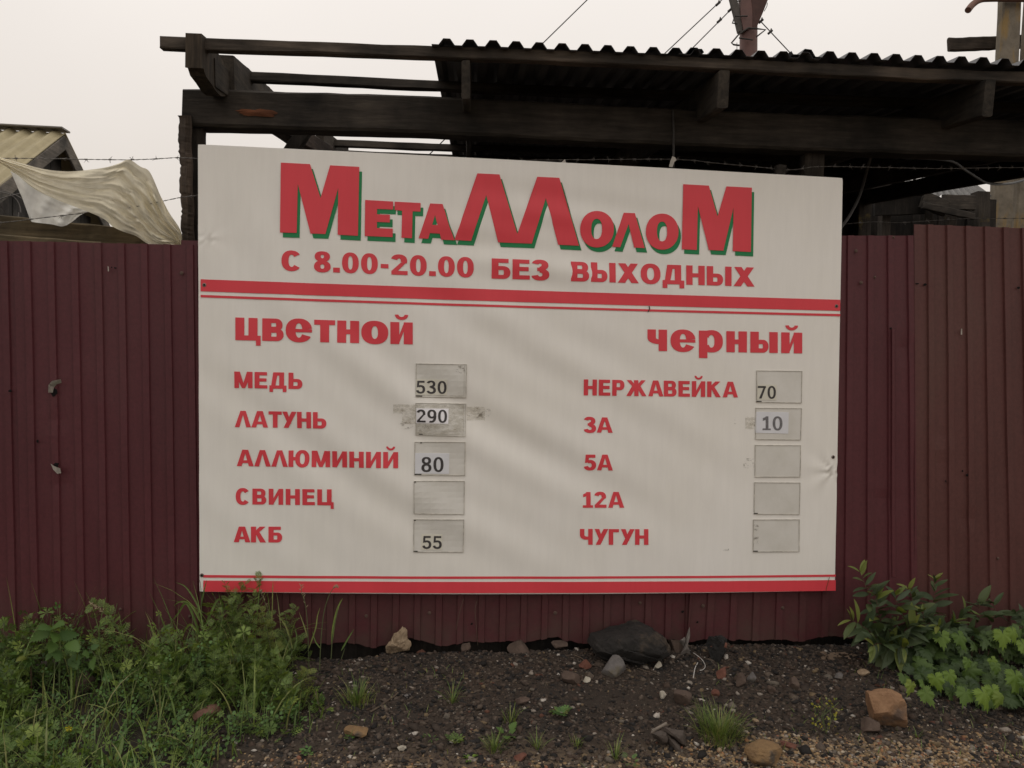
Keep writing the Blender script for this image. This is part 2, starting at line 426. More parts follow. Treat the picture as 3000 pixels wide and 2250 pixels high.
mobj("torn_lip", *lip([(141, 1150, .005), (142, 1128, .02), (152, 1116, .028), (178, 1111, .03), (180, 1121, .02), (166, 1126, .014), (158, 1134, .01), (154, 1150, .008)], FY-.012, 1), M_BARE, fence)
mobj("torn_lip", *lip([(148, 1358, .004), (160, 1366, .012), (176, 1372, .022), (179, 1386, .02), (168, 1388, .014), (156, 1376, .008)], FY-.012, 2), M_BARE, fence)
mobj("scratch", *lip([(315, 780, .001), (318, 781, .001), (319, 794, .001), (316, 795, .001)], FY-.0115, 2), M_BARE, fence)
mobj("scratch", *lip([(2816, 963, .001), (2819, 963, .001), (2819, 980, .001), (2815, 980, .001)], FY-.0165, 2), M_BARE, fence)

# ------------------------------------------------------------------ SIGN
SY = 0.0
def ripple(X, Z):
    """How far the slack banner bulges (metres towards the viewer), with its analytic slopes taken numerically by the caller."""
    Zr = Z-.27
    q = X*.53+Zr*.85                       # across the long diagonal folds
    p = X*.85-Zr*.53
    m = math.exp(-((X-1.15)/.95)**2-((Zr-.75)/.55)**2)
    w = .0062*m*(sin(q*21+1.2*sin(p*2.1))+.55*sin(q*34+2+1.1*sin(p*3.1)))
    m2 = math.exp(-((X-1.55)/.55)**2-((Zr-1.62)/.28)**2)
    w += .0046*m2*(sin(Zr*27+1.7*sin(X*3.3))+.5*sin(Zr*46+X*5))
    m3 = math.exp(-((X-.25)/.35)**2-((Zr-1.55)/.3)**2)
    w += .0032*m3*sin(X*22+Zr*9)
    # puckers round the fixing on the right edge
    dx, dz = X-2.985, Z-.845; r = sqrt(dx*dx+dz*dz)+1e-6
    w += .0035*math.exp(-r/.12)*sin(atan2(dz, dx)*7)*min(1, r/.02)
    dx, dz = X-.03, Z-2.13+.27; r = sqrt(dx*dx+dz*dz)+1e-6
    w += .002*math.exp(-r/.05)*sin(atan2(dz, dx)*6)*min(1, r/.02)
    w += .0012*mn.noise(Vector((X*2.2, 0, Z*1.8)))+.0005*mn.noise(Vector((X*7, 3, Z*5)))
    return w
def ripple_n(X, Z):
    e = .004; a = (ripple(X+e, Z)-ripple(X-e, Z))/(2*e); b = (ripple(X, Z+e)-ripple(X, Z-e))/(2*e)
    n = Vector((-a*-1*-1, -1, -b*-1*-1)); n.normalize(); return n   # surface y = SY - ripple
def set_normals(me, org, flat_from=None):
    ns = []
    for v in me.vertices:
        X, Z = v.co[0]+org[0], v.co[2]+org[2]; e = .004
        a = (ripple(X+e, Z)-ripple(X-e, Z))/(2*e); b = (ripple(X, Z+e)-ripple(X, Z-e))/(2*e)
        n = Vector((-a, -1, -b)); n.normalize(); ns.append(n)
    me.polygons.foreach_set("use_smooth", [True]*len(me.polygons))
    me.normals_split_custom_set_from_vertices(ns)
sTL, sTR, sBR, sBL = at(579, 422, SY), at(2470, 521, SY), at(2447, 1731, SY), at(584, 1734, SY)
def sign_pt(u, v):
    """u 0..1 left to right, v 0..1 foot to head, on the sign's plane."""
    B = sBL+(sBR-sBL)*u; T = sTL+(sTR-sTL)*u
    P = B+(T-B)*v; sag = -.014*4*u*(1-u)*(1-v)**3+.004*4*u*(1-u)*v**3
    return P+np.array([0, 0, sag])
def banner_mat(name, base, printed=False):
    def f(t, b):
        v = coords(t); vv = coords(t, (1, 1, .12))
        st = noi(t, vv, 26, 5, .7); bl = noi(t, v, 1.7, 5, .6)
        col = mixrgb(t, .55, [x*.93 for x in base], base) if False else None
        k = .9 if printed else .89
        col = rmp(t, st, [(.3, [x*k for x in base]), (.6, base)])
        col = mixrgb(t, .6, col, rmp(t, bl, [(.3, [base[0]*.93, base[1]*.92, base[2]*.88]), (.7, base)]))
        if not printed:
            sp = rmp(t, noi(t, v, 55, 3, .5), [(.79, (0, 0, 0)), (.81, (1, 1, 1))])
            col = mixrgb(t, sp, col, (.25, .23, .2))
        t.links.new(col, b.inputs["Base Color"]); setb(b, Roughness=.48); b.inputs["Specular IOR Level"].default_value = .35
        bump(t, b, noi(t, v, 420, 2, .5), .08, .001)
    return material(name, f)
M_BAN = banner_mat("white banner vinyl", (.85, .83, .785))
M_PRED = banner_mat("printed red", (.73, .06, .08), True)
M_PRED2 = banner_mat("printed crimson", (.56, .035, .075), True)
M_PGRN = banner_mat("printed green", (.012, .22, .075), True)
sign = thing("price_sign", "large white scrap metal price sign with red Cyrillic lettering on the fence", "sign", (1.45, 0, .27))
nu_, nv_ = 180, 120
V = []; Fs = []
for j in range(nv_+1):
    for i in range(nu_+1):
        P = sign_pt(i/nu_, j/nv_); eu = min(i/nu_, 1-i/nu_)*3; ev = min(j/nv_, 1-j/nv_)*2
        V.append(P+np.array([0, -ripple(P[0], P[2])+.004*(math.exp(-eu/.006)+math.exp(-ev/.006)), 0]))
Fs = [(j*(nu_+1)+i, j*(nu_+1)+i+1, (j+1)*(nu_+1)+i+1, (j+1)*(nu_+1)+i) for j in range(nv_) for i in range(nu_)]
ban = mobj("banner", V, Fs, M_BAN, sign, smooth=True)
set_normals(ban.data, ORG[sign])
def wrapped_edge(pts):                    # the cloth turned back over the timber behind it
    V = []; n = len(pts)
    for P in pts: V.append(P)
    for P in pts: V.append(P+np.array([0, .042, 0]))
    return V, [(k, k+1, n+k+1, n+k) for k in range(n-1)]
rim = [V[i] for i in range(nu_+1)]+[V[j*(nu_+1)+nu_] for j in range(1, nv_+1)]+[V[nv_*(nu_+1)+i] for i in range(nu_-1, -1, -1)]+[V[j*(nu_+1)] for j in range(nv_-1, -1, -1)]
mobj("banner_hem", *wrapped_edge(rim), M_BAN, sign, smooth=True)
for (a, b_) in (((0, .03), (1, .03)), ((0, .97), (1, .97)), ((.012, 0.05), (.012, .95)), ((.988, 0.05), (.988, .95))):
    A = sign_pt(*a)+np.array([0, .026, 0]); B = sign_pt(*b_)+np.array([0, .026, 0])
    mobj("batten", *beam(A, B, .02, .045, up=(0, 0, 1) if abs(A[2]-B[2]) < .5 else (1, 0, 0), seg=4, jit=.001), W_X(), sign)

# --- lettering: every glyph is a union of strokes
def R_(x0, y0, x1, y1): return [(x0, y0), (x1, y0), (x1, y1), (x0, y1)]
def ring(cx, cy, rx, ry, ix, iy, a0=0, a1=360, n=36, ex=2.25):
    out = []; m = max(3, int(n*abs(a1-a0)/360))
    def se(a, A, B):
        c, s = cos(a), sin(a)
        return (cx+A*math.copysign(abs(c)**(2/ex), c), cy+B*math.copysign(abs(s)**(2/ex), s))
    for k in range(m):
        a = radians(a0+(a1-a0)*k/m); b = radians(a0+(a1-a0)*(k+1)/m)
        out.append([se(a, rx, ry), se(b, rx, ry), se(b, ix, iy), se(a, ix, iy)])
    return out
def bowl(x0, y0, x1, y1, s, t):
    ry = (y1-y0)/2; rx = min(ry*1.05, (x1-x0)*.6); xc = x1-rx
    return [R_(x0, y0, xc+.01, y0+t), R_(x0, y1-t, xc+.01, y1)]+ring(xc, (y0+y1)/2, rx, ry, max(.02, rx-s), max(.02, ry-t), -90, 90, 36, 2.2)
def glyph(ch, s, t, wd=1.0):
    g = []; w = .8*wd; B = lambda *a: g.append(R_(*a))
    if ch in 'Нн': w = .84*wd; B(0, 0, s, 1); B(w-s, 0, w, 1); B(s-.01, .5-t/2, w-s+.01, .5+t/2)
    elif ch == 'Е': w = .74*wd; B(0, 0, s, 1); B(0, 0, w, t); B(0, 1-t, w*.97, 1); B(0, .52-t/2, w*.93, .52+t/2)
    elif ch == 'С': w = .84*wd; g += ring(w/2, .5, w/2, .53, w/2-s, .53-t*1.05, 38, 322)
    elif ch == 'О': w = .9*wd; g += ring(w/2, .5, w/2, .53, w/2-s, .53-t*1.02)
    elif ch == 'о': w = 1.04*wd; g += ring(w/2, .5, w/2, .53, w/2-s*1.15, .53-t*1.1)
    elif ch == 'Б': w = .8*wd; B(0, 0, s, 1); B(0, 1-t, w*.9, 1); g += bowl(s-.01, 0, w, .63, s*.95, t*.95)
    elif ch in 'Вв': w = .82*wd; B(0, 0, s, 1); g += bowl(s-.01, .44, w*.95, 1, s*.92, t*.9); g += bowl(s-.01, 0, w, .57, s, t*.9)
    elif ch in 'Ьь': w = .8*wd; B(0, 0, s, 1); g += bowl(s-.01, 0, w, .62, s*.98, t*.95)
    elif ch in 'Ыы': w = 1.12*wd; B(0, 0, s, 1); g += bowl(s-.01, 0, .74*wd, .62, s*.95, t*.95); B(w-s, 0, w, 1)
    elif ch == 'Р': w = .78*wd; B(0, 0, s, 1); g += bowl(s-.01, .36, w, 1, s*.98, t*.95)
    elif ch == 'З' or ch == '3':
        w = .74*wd
        g += ring(w*.46, .755, w*.48, .275, w*.48-s*.98, .275-t*.95, -100, 165, 34); g += ring(w*.48, .27, w*.52, .30, w*.52-s, .30-t, -168, 100, 34)
        B(w*.3, .53-t*.42, w*.55, .53+t*.42)
    elif ch == 'Х': w = .95*wd; q = s*1.15; g += [[(0, 0), (q, 0), (w-.03, 1), (w-.03-q, 1)], [(w, 0), (w-q, 0), (.03, 1), (.03+q, 1)]]
    elif ch == 'Д':
        w = .98*wd; B(0, 0, w, t); B(0, -.2, s*.75, t); B(w-s*.75, -.2, w, t); B(w*.22, 1-t, w*.86, 1); B(w*.86-s, 0, w*.86, 1)
        g += [[(w*.08, .02), (w*.08+s*.85, .02), (w*.22+s*.95, 1), (w*.22, 1)]]
    elif ch == 'М': w = 1.06*wd; q = s*1.05; g += [R_(0, 0, s*.95, 1), R_(w-s*.95, 0, w, 1), [(0, 1), (q*1.1, 1), (w/2+s*.34, 0), (w/2-s*.34, 0)], [(w, 1), (w-q*1.1, 1), (w/2-s*.34, 0), (w/2+s*.34, 0)]]
    elif ch == 'Л': w = .96*wd; q = s*1.0; g += [[(0, 0), (q, 0), (w/2+q*.22, 1), (w/2-q*.55, 1)], [(w, 0), (w-q, 0), (w/2-q*.22, 1), (w/2+q*.55, 1)]]
    elif ch == 'А': w = .98*wd; q = s*1.0; g += [[(0, 0), (q, 0), (w/2+q*.22, 1), (w/2-q*.6, 1)], [(w, 0), (w-q, 0), (w/2-q*.22, 1), (w/2+q*.6, 1)], R_(w*.24, .19, w*.76, .19+t*.85)]
    elif ch in 'Тт': w = .8*wd; B(0, 1-t, w, 1); B(w/2-s/2, 0, w/2+s/2, 1)
    elif ch == 'У': w = .86*wd; q = s*1.05; g += [[(w*.08, 0), (w*.08+q, 0), (w, 1), (w-q, 1)], [(0, 1), (q, 1), (w*.62, .26), (w*.38, .26)]]
    elif ch == 'Ю': w = 1.2*wd; B(0, 0, s, 1); B(s-.01, .5-t/2, w*.4, .5+t/2); g += ring(w*.66, .5, w*.34, .53, w*.34-s*.95, .53-t)
    elif ch in 'ИЙий':
        w = .86*wd; B(0, 0, s, 1); B(w-s, 0, w, 1); g += [[(s-.02, 0), (s-.02, .36), (w-s+.02, 1), (w-s+.02, .64)]]
        if ch in 'Йй': g += ring(w/2, 1.34, w*.3, .24, w*.3-s*.42, .24-t*.62, 180, 360, 30, 2.0)
    elif ch in 'Цц': w = .95*wd; x = w-.1; B(0, 0, s, 1); B(x-s, 0, x, 1); B(0, 0, x+.02, t); B(x-.06, -.22, w+.02, t)
    elif ch == 'К': w = .88*wd; q = s*1.15; B(0, 0, s, 1); g += [[(s*.8, .42), (s*.8, .7), (w-q-.03, 1), (w-.03, 1)], [(w, 0), (w-q, 0), (s*1.0, .5), (s*1.6, .68)]]
    elif ch == 'Ж':
        w = 1.3*wd; q = s*1.05; c = w/2; B(c-s/2, 0, c+s/2, 1)
        for d in (1, -1):
            g += [[(c+d*s*.2, .4), (c+d*s*.2, .68), (c+d*(w/2-q-.03), 1), (c+d*(w/2-.03), 1)], [(c+d*w/2, 0), (c+d*(w/2-q), 0), (c+d*s*.3, .46), (c+d*s*.9, .66)]]
    elif ch in 'Чч': w = .8*wd; B(w-s, 0, w, 1); g += [R_(0, .62, s, 1)]; g += ring(s+.17, .62, s+.17, .3, .17, .3-t, 180, 270, 40); B(s+.15, .32, w-s+.01, .32+t)
    elif ch == 'Г': w = .64*wd; B(0, 0, s, 1); B(0, 1-t, w, 1)
    elif ch == 'е': w = 1.02*wd; g += ring(w/2, .5, w/2, .53, w/2-s*1.1, .53-t*.95, 8, 332); B(s*.9, .5-t*.36, w-.004, .5+t*.3)
    elif ch == 'р': w = .98*wd; B(0, -.3, s, 1); g += ring(w*.52, .5, w*.48, .53, w*.48-s, .53-t*1.05, -150, 150)
    elif ch == '0': w = .74*wd; g += ring(w/2, .5, w/2, .515, w/2-s*.95, .515-t*.9)
    elif ch == '1': w = .62*wd; c = w*.55; B(c-s/2, 0, c+s/2, 1); B(0, 0, w, t*.8); g += [[(.02, .66), (.02, .86), (c, 1), (c, .8)]]
    elif ch == '2': w = .72*wd; B(0, 0, w, t); g += ring(w*.47, .70, w*.5, .315, w*.5-s, .315-t, -20, 165, 34); g += [[(0, t*.9), (0, t*.4), (s*.9, t*.8), (w*.96, .66), (w*.9-s*.8, .62)]]
    elif ch == '5': w = .72*wd; B(.07, 1-t, w*.93, 1); g += [[(.03, .46), (.07, 1), (.07+s*.8, 1), (.03+s*.8, .5)]]; g += ring(w*.47, .32, w*.53, .34, w*.53-s, .34-t, -165, 128, 36)
    elif ch == '7': w = .72*wd; B(0, 1-t, w, 1); g += [[(w*.16, 0), (w*.16+s*1.05, 0), (w, 1-t*.3), (w-s*1.05, 1-t)]]
    elif ch == '8': w = .74*wd; g += ring(w/2, .76, w*.46, .255, w*.46-s*.95, .255-t*.85); g += ring(w/2, .27, w*.5, .29, w*.5-s, .29-t*.9)
    elif ch == '9': w = .74*wd; g += ring(w/2, .67, w/2, .345, w/2-s, .345-t*.95); g += ring(w*.42, .5, w*.58, .515, w*.58-s, .515-t, -112, 30, 36)
    elif ch == '.': w = .3*wd; B(.01, 0, .01+s*1.05, s*.85)
    elif ch == '-': w = .4*wd; B(.03, .3, w-.03, .3+t*1.05)
    return g, w
def word(txt, s, t, gap=.1, wd=1.0):
    x = 0; polys = []
    for ch in txt:
        if ch == ' ': x += .35; continue
        g, w = glyph(ch, s, t, wd); gp = gap*(.25 if ch in 'ЛАУТ' else 1)
        for p in g: polys.append([(a+x, b) for a, b in p])
        x += w+gp
    return polys, x-gp
def px(cx, cy, ox, oy, k=2.212): return (cx/k+ox, cy/k+oy)
def place_polys(polys, W, q):
    """polys in units (0..W, 0..1) -> photo pixels inside quad q = TL, TR, BR, BL."""
    TL, TR, BR, BL = [np.array(a, float) for a in q]; out = []
    for p in polys:
        o = []
        for (a, b) in p:
            u = a/W; B = BL+(BR-BL)*u; T = TL+(TR-TL)*u; P = B+(T-B)*b; o.append((P[0], P[1]))
        out.append(o)
    return out
def print_mesh(polys_px, name, mat, parent, off, label=None, step=.016, rip=True, Y=SY):
    """Thin printed film: the union of polygons, triangulated finely enough to follow the ripples."""
    verts = []; faces = []
    for p in polys_px:
        pts = [at(x, y, Y) for x, y in p]; Q = [(P[0], P[2]) for P in pts]
        clean = [Q[0]]
        for a in Q[1:]:
            if abs(a[0]-clean[-1][0])+abs(a[1]-clean[-1][1]) > 1e-5: clean.append(a)
        if abs(clean[0][0]-clean[-1][0])+abs(clean[0][1]-clean[-1][1]) < 1e-5: clean.pop()
        if len(clean) < 3: continue
        ar = sum(clean[i-1][0]*clean[i][1]-clean[i][0]*clean[i-1][1] for i in range(len(clean)))
        if abs(ar) < 1e-8: continue
        if ar < 0: clean.reverse()
        k = len(verts); verts += clean; faces.append(list(range(k, k+len(clean))))
    xs = [v[0] for v in verts]; zs = [v[1] for v in verts]
    if rip:
        for a in np.arange(min(xs)+.013, max(xs), step):
            for b in np.arange(min(zs)+.011, max(zs), step): verts.append((a+random.uniform(-.002, .002), b+random.uniform(-.002, .002)))
    ov, oe, of, _, _, orig = delaunay_2d_cdt([Vector(v) for v in verts], [], faces, 0, 1e-6, True)
    keep = [f for f, o in zip(of, orig) if len(o)]
    used = sorted({i for f in keep for i in f}); mp = {i: k for k, i in enumerate(used)}
    V = [(ov[i][0], Y-(ripple(ov[i][0], ov[i][1]) if rip else 0)-off, ov[i][1]) for i in used]
    F2 = []
    for f in keep:
        f = [mp[i] for i in f]
        a, b, c = [V[i] for i in f[:3]]
        cr = (b[0]-a[0])*(c[2]-a[2])-(b[2]-a[2])*(c[0]-a[0])
        F2.append(f if cr > 0 else f[::-1])
    o = mobj(name, V, F2, mat, parent, smooth=rip, label=label)
    if rip: set_normals(o.data, ORG[parent])
    return o
O3 = (580, 400); O4 = (1480, 400)
t3 = lambda L: [px(a, b, *O3) for a, b in L]
t4 = lambda L: [px(a, b, *O4) for a, b in L]
def ring_px(cx, cy, rx, ry, ix, iy, tf, hx, hy):
    o = ring(0, 0, rx, ry, rx, ry, 0, 360, 44, 2.1); i = ring(0, 0, ix, iy, ix, iy, 0, 360, 44, 2.3); out = []
    for a, b in zip(o, i):
        out.append(tf([(cx+a[0][0], cy+a[0][1]), (cx+a[1][0], cy+a[1][1]), (hx+b[1][0], hy+b[1][1]), (hx+b[0][0], hy+b[0][1])]))
    return out
title = [
    t3([(538, 170), (727, 180), (795, 400), (857, 188), (1046, 198), (1037, 644), (906, 637), (910, 333), (827, 633), (730, 629), (648, 308), (640, 625), (532, 622)]),
    t3([(1084, 412), (1265, 422), (1265, 474), (1161, 470), (1160, 505), (1244, 508), (1244, 558), (1160, 554), (1160, 594), (1263, 598), (1262, 653), (1081, 645)]),
    t3([(1275, 423), (1443, 431), (1441, 487), (1391, 485), (1387, 660), (1319, 656), (1323, 481), (1275, 477)]),
    t3([(1505, 434), (1585, 438), (1662, 672), (1577, 668), (1536, 510), (1492, 663), (1430, 660)]),
    t3([(1508, 573), (1565, 576), (1572, 630), (1496, 626)]),
    t3([(1810, 240), (1953, 247), (2069, 632), (2198, 262), (2341, 269), (2469, 708), (2334, 701), (2254, 400), (2163, 694), (1945, 685), (1868, 380), (1770, 676), (1662, 670)]),
    t4([(768, 494), (840, 497), (903, 724), (834, 720), (798, 568), (744, 718), (692, 714)]),
    t4([(1152, 310), (1318, 319), (1375, 518), (1432, 324), (1597, 332), (1590, 749), (1473, 743), (1478, 462), (1412, 740), (1318, 736), (1247, 452), (1240, 736), (1143, 731)]),
]+ring_px(594, 601, 109, 118, 35, 65, t4, 591, 600)+ring_px(1016, 617, 106, 117, 33, 64, t4, 1015, 616)
shadow = [[(x+(8.3-(x-800)/1600*1.2), y+(14.0-(x-800)/1600*1.4)) for x, y in p] for p in title]
print_mesh(shadow, "title_shadow", M_PGRN, sign, .002, "green drop shadow behind the red title letters")
print_mesh(title, "title_lettering", M_PRED, sign, .0042, "big red title word МеталлолоМ")
HS, HT = .292, .205
def line(txt, q, name="lettering", s=HS, t=HT, gap=.09, mat=None, wd=1.0, off=.0022, label=None):
    polys, W = word(txt, s, t, gap, wd)
    return print_mesh(place_polys(polys, W, q), name, mat or M_PRED2, sign, off, label or "red printed word "+txt)
def qd(x0, yt0, yb0, x1, yt1, yb1, o): return [px(x0, yt0, *o), px(x1, yt1, *o), px(x1, yb1, *o), px(x0, yb0, *o)]
M_PRED2 = M_PRED
line("С", qd(542, 739, 868, 672, 745, 869, O3))
line("8.00-20.00", qd(752, 744, 876, 1787, 785, 914, O3), s=.28, t=.2, gap=.1)
line("БЕЗ", [px(1903, 790, *O3), px(285, 805, *O4), px(285, 931, *O4), px(1903, 920, *O3)])
line("ВЫХОДНЫХ", qd(425, 810, 938, 1615, 849, 973, O4), s=.29)
OA = (580, 850); OB = (580, 1250); OC = (1580, 850); OD = (1580, 1250)
line("цветной", qd(243, 177, 324, 1392, 210, 352, OA), s=.345, t=.22, gap=.08)
line("черный", qd(700, 254, 393, 1703, 276, 410, OC), s=.345, t=.22, gap=.14)
line("МЕДЬ", qd(236, 527, 634, 677, 536, 641, OA), gap=.12, s=.28, t=.2)
line("ЛАТУНЬ", qd(240, 781, 887, 833, 791, 897, OA), gap=.11, s=.28, t=.2)
line("АЛЛЮМИНИЙ", qd(252, 148, 255, 1297, 165, 269, OB), gap=.13, s=.28, t=.2)
line("СВИНЕЦ", qd(245, 400, 503, 878, 405, 509, OB), gap=.15, s=.28, t=.2)
line("АКБ", qd(232, 646, 748, 546, 648, 750, OB), gap=.14, s=.3, t=.2)
line("НЕРЖАВЕЙКА", qd(288, 578, 682, 1286, 594, 695, OC), gap=.12, s=.28, t=.2)
line("3А", qd(290, 823, 922, 475, 825, 924, OC), gap=.04, s=.27, t=.2)
line("5А", qd(292, 180, 282, 475, 180, 283, OD), gap=.06, s=.27, t=.2)
line("12А", qd(281, 423, 524, 550, 423, 525, OD), gap=.1, s=.27, t=.2)
line("ЧУГУН", qd(263, 662, 765, 706, 663, 765, OD), gap=.12, s=.28, t=.2)
def stripe(pts_top, pts_bot, name, mat, n=40):
    def ev(p, x):       # quadratic through three points
        (x0, y0), (x1, y1), (x2, y2) = p
        return y0*(x-x1)*(x-x2)/((x0-x1)*(x0-x2))+y1*(x-x0)*(x-x2)/((x1-x0)*(x1-x2))+y2*(x-x0)*(x-x1)/((x2-x0)*(x2-x1))
    xa, xb = pts_top[0][0], pts_top[2][0]; P = []
    for i in range(n):
        a = xa+(xb-xa)*i/n; b = xa+(xb-xa)*(i+1)/n
        P.append([(a, ev(pts_top, a)), (b, ev(pts_top, b)), (b, ev(pts_bot, b)), (a, ev(pts_bot, a))])
    print_mesh(P, name, mat, sign, .0022)
stripe([(588, 818.2), (1580, 852), (2461, 878.3)], [(588, 853.4), (1580, 886.5), (2461, 910.8)], "stripe", M_PRED)
stripe([(588, 863.8), (1580, 897), (2461, 919.9)], [(588, 871), (1580, 903.5), (2461, 926.7)], "stripe", M_PRED)
stripe([(595, 1684), (1580, 1688.5), (2448, 1683)], [(595, 1691.7), (1580, 1695.5), (2448, 1689.4)], "stripe", M_PRED)
stripe([(595.8, 1700.3), (1580, 1704.3), (2448, 1699)], [(595.8, 1732.8), (1580, 1737), (2446, 1730.5)], "stripe", M_PRED)

# price pockets, cards, digits
def pocket_mat():
    def f(t, b):
        v = coords(t)
        col = rmp(t, noi(t, v, 6, 6, .7), [(.3, (.62, .605, .55)), (.6, (.70, .685, .64))])
        sm = rmp(t, noi(t, v, 14, 7, .75), [(.64, (0, 0, 0)), (.84, (.4, .4, .4))])
        col = mixrgb(t, sm, col, (.28, .26, .22))
        t.links.new(col, b.inputs["Base Color"]); setb(b, Roughness=.22); b.inputs["Specular IOR Level"].default_value = .5
    return material("clear plastic pocket on vinyl", f)
M_POC = pocket_mat(); M_RIM = plain("grimy pocket edge", (.47, .445, .39), .4, .5, 30)
M_GRIME = plain("black grime", (.03, .027, .022), .9, .3)
M_CARD = {'w': plain("white paper card", (.86, .85, .88), .6, .04), 'y': plain("yellowed paper card", (.66, .64, .55), .6, .08), 'g': plain("paper card behind hazy plastic", (.70, .71, .74), .4, .06)}
M_INK = {'k': plain("black printer ink", (.055, .05, .05), .55, .3, 60), 'g': plain("faded grey ink", (.17, .165, .17), .5, .3, 60)}
def rip_at(P): return P+np.array([0, -ripple(P[0], P[2]), 0])
def slab(corners, off0, off1, n=6):
    """A thin plate on the rippled banner between offsets off0 and off1 (towards the viewer), corners TL,TR,BR,BL in photo pixels."""
    TL, TR, BR, BL = [np.array(c, float) for c in corners]; V = []
    for off in (off1, off0):
        for j in range(n+1):
            for i in range(n+1):
                T = TL+(TR-TL)*i/n; B = BL+(BR-BL)*i/n; q = B+(T-B)*j/n
                P = at(q[0], q[1], SY); V.append(rip_at(P)+np.array([0, -off, 0]))
    m = n+1; N = m*m; Fs = []
    for j in range(n):
        for i in range(n): a = j*m+i; Fs.append((a, a+1, a+m+1, a+m))
    edge = [i for i in range(m)]+[j*m+n for j in range(1, m)]+[n*m+i for i in range(n-1, -1, -1)]+[j*m for j in range(n-1, 0, -1)]
    for k in range(len(edge)): a, b = edge[k], edge[(k+1) % len(edge)]; Fs.append((a, N+a, N+b, b))
    return V, Fs
def inset(c, x0, y0, x1, y1):
    TL, TR, BR, BL = [np.array(a, float) for a in c]
    f = lambda u, v: tuple((BL+(BR-BL)*u)+((TL+(TR-TL)*u)-(BL+(BR-BL)*u))*v)
    return [f(x0, y1), f(x1, y1), f(x1, y0), f(x0, y0)]
pockets = [
    (OA, (1412, 475), (1742, 481), (1738, 698), (1410, 692), 'left column beside МЕДЬ'),
    (OA, (1410, 730), (1738, 736), (1734, 948), (1410, 940), 'left column beside ЛАТУНЬ'),
    (OB, (1404, 98), (1733, 98), (1731, 318), (1402, 315), 'left column beside АЛЛЮМИНИЙ'),
    (OB, (1398, 350), (1728, 352), (1726, 568), (1398, 565), 'empty, beside СВИНЕЦ'),
    (OB, (1397, 600), (1724, 600), (1720, 815), (1396, 812), 'beside АКБ'),
    (OC, (1405, 520), (1703, 524), (1698, 732), (1404, 727), 'beside НЕРЖАВЕЙКА'),
    (OC, (1400, 762), (1699, 765), (1694, 972), (1398, 968), 'beside 3А'),
    (OD, (1396, 118), (1694, 120), (1690, 327), (1394, 327), 'empty, beside 5А'),
    (OD, (1392, 360), (1690, 362), (1685, 570), (1388, 567), 'empty, beside 12А'),
    (OD, (1384, 601), (1685, 600), (1684, 810), (1382, 812), 'empty, beside ЧУГУН')]
cards = {0: ((1414, 577), (1616, 580), (1614, 680), (1412, 677), 'y', "530", (1416, 587, 668, 1611, 590, 672), 'k'),
         1: ((1415, 765), (1624, 768), (1622, 865), (1413, 862), 'w', "290", (1419, 773, 856, 1614, 776, 858), 'k'),
         2: ((1404, 171), (1629, 173), (1627, 306), (1403, 304), 'g', "80", (1448, 197, 292, 1591, 198, 293), 'k'),
         4: ((1449, 697), (1584, 698), (1582, 797), (1446, 796), 'y', "55", (1456, 708, 789, 1580, 709, 790), 'k'),
         5: ((1412, 611), (1536, 612), (1534, 713), (1409, 711), 'y', "70", (1413, 621, 702, 1530, 622, 703), 'k'),
         6: ((1400, 788), (1614, 791), (1612, 930), (1396, 924), 'g', "10", (1444, 817, 906, 1573, 819, 908), 'g')}
for i, (o, a, b, c, d, lab) in enumerate(pockets):
    q = [px(*p, *o) for p in (a, b, c, d)]
    pk = mobj("price_pocket", *slab(q, -.002, .0022), M_POC, sign, smooth=False, label="clear plastic price pocket, "+lab)
    e = .012; rr = random.Random(i)
    for (x0, y0, x1, y1) in ((0, 0, 1, e*1.6), (0, 1-e*1.4, 1, 1), (0, 0, e, 1), (1-e, 0, 1, 1)):
        mobj("pocket_rim", *slab(inset(q, x0, y0, x1, y1), .0005, .0045, 3), M_RIM, pk)
    if i in (0, 1): mobj("pocket_rim", *slab(inset(q, .95, .05, .957, .96), .0005, .0035, 3), M_RIM, pk); mobj("pocket_rim", *slab(inset(q, .02, .05, .957, .062), .0005, .0035, 3), M_RIM, pk)
    if i in (0, 1, 2, 4, 5, 8, 9):
        x0 = {1: .07}.get(i, .005); mobj("grime", *slab(inset(q, x0, .018, x0+rr.uniform(.06, .14), .045), .004, .0055, 2), M_GRIME, pk)
    if i in (2, 3, 4): mobj("grime", *slab(inset(q, .01+.1*(i == 2), .955, .045+.1*(i == 2), .985), .004, .0055, 2), M_GRIME, pk)
    if i in cards:
        ca = cards[i]; cq = [px(*p, *o) for p in ca[:4]]
        mobj("price_card", *slab(cq, .002, .004), M_CARD[ca[4]], pk)
        polys, W = word(ca[5], .2, .15, .14, .95)
        x0, t0, b0, x1, t1, b1 = ca[6]
        P = place_polys(polys, W, qd(x0, t0, b0, x1, t1, b1, o))
        ob = print_mesh(P, "price_digits", M_INK[ca[7]], pk, .005, "printed number "+ca[5])
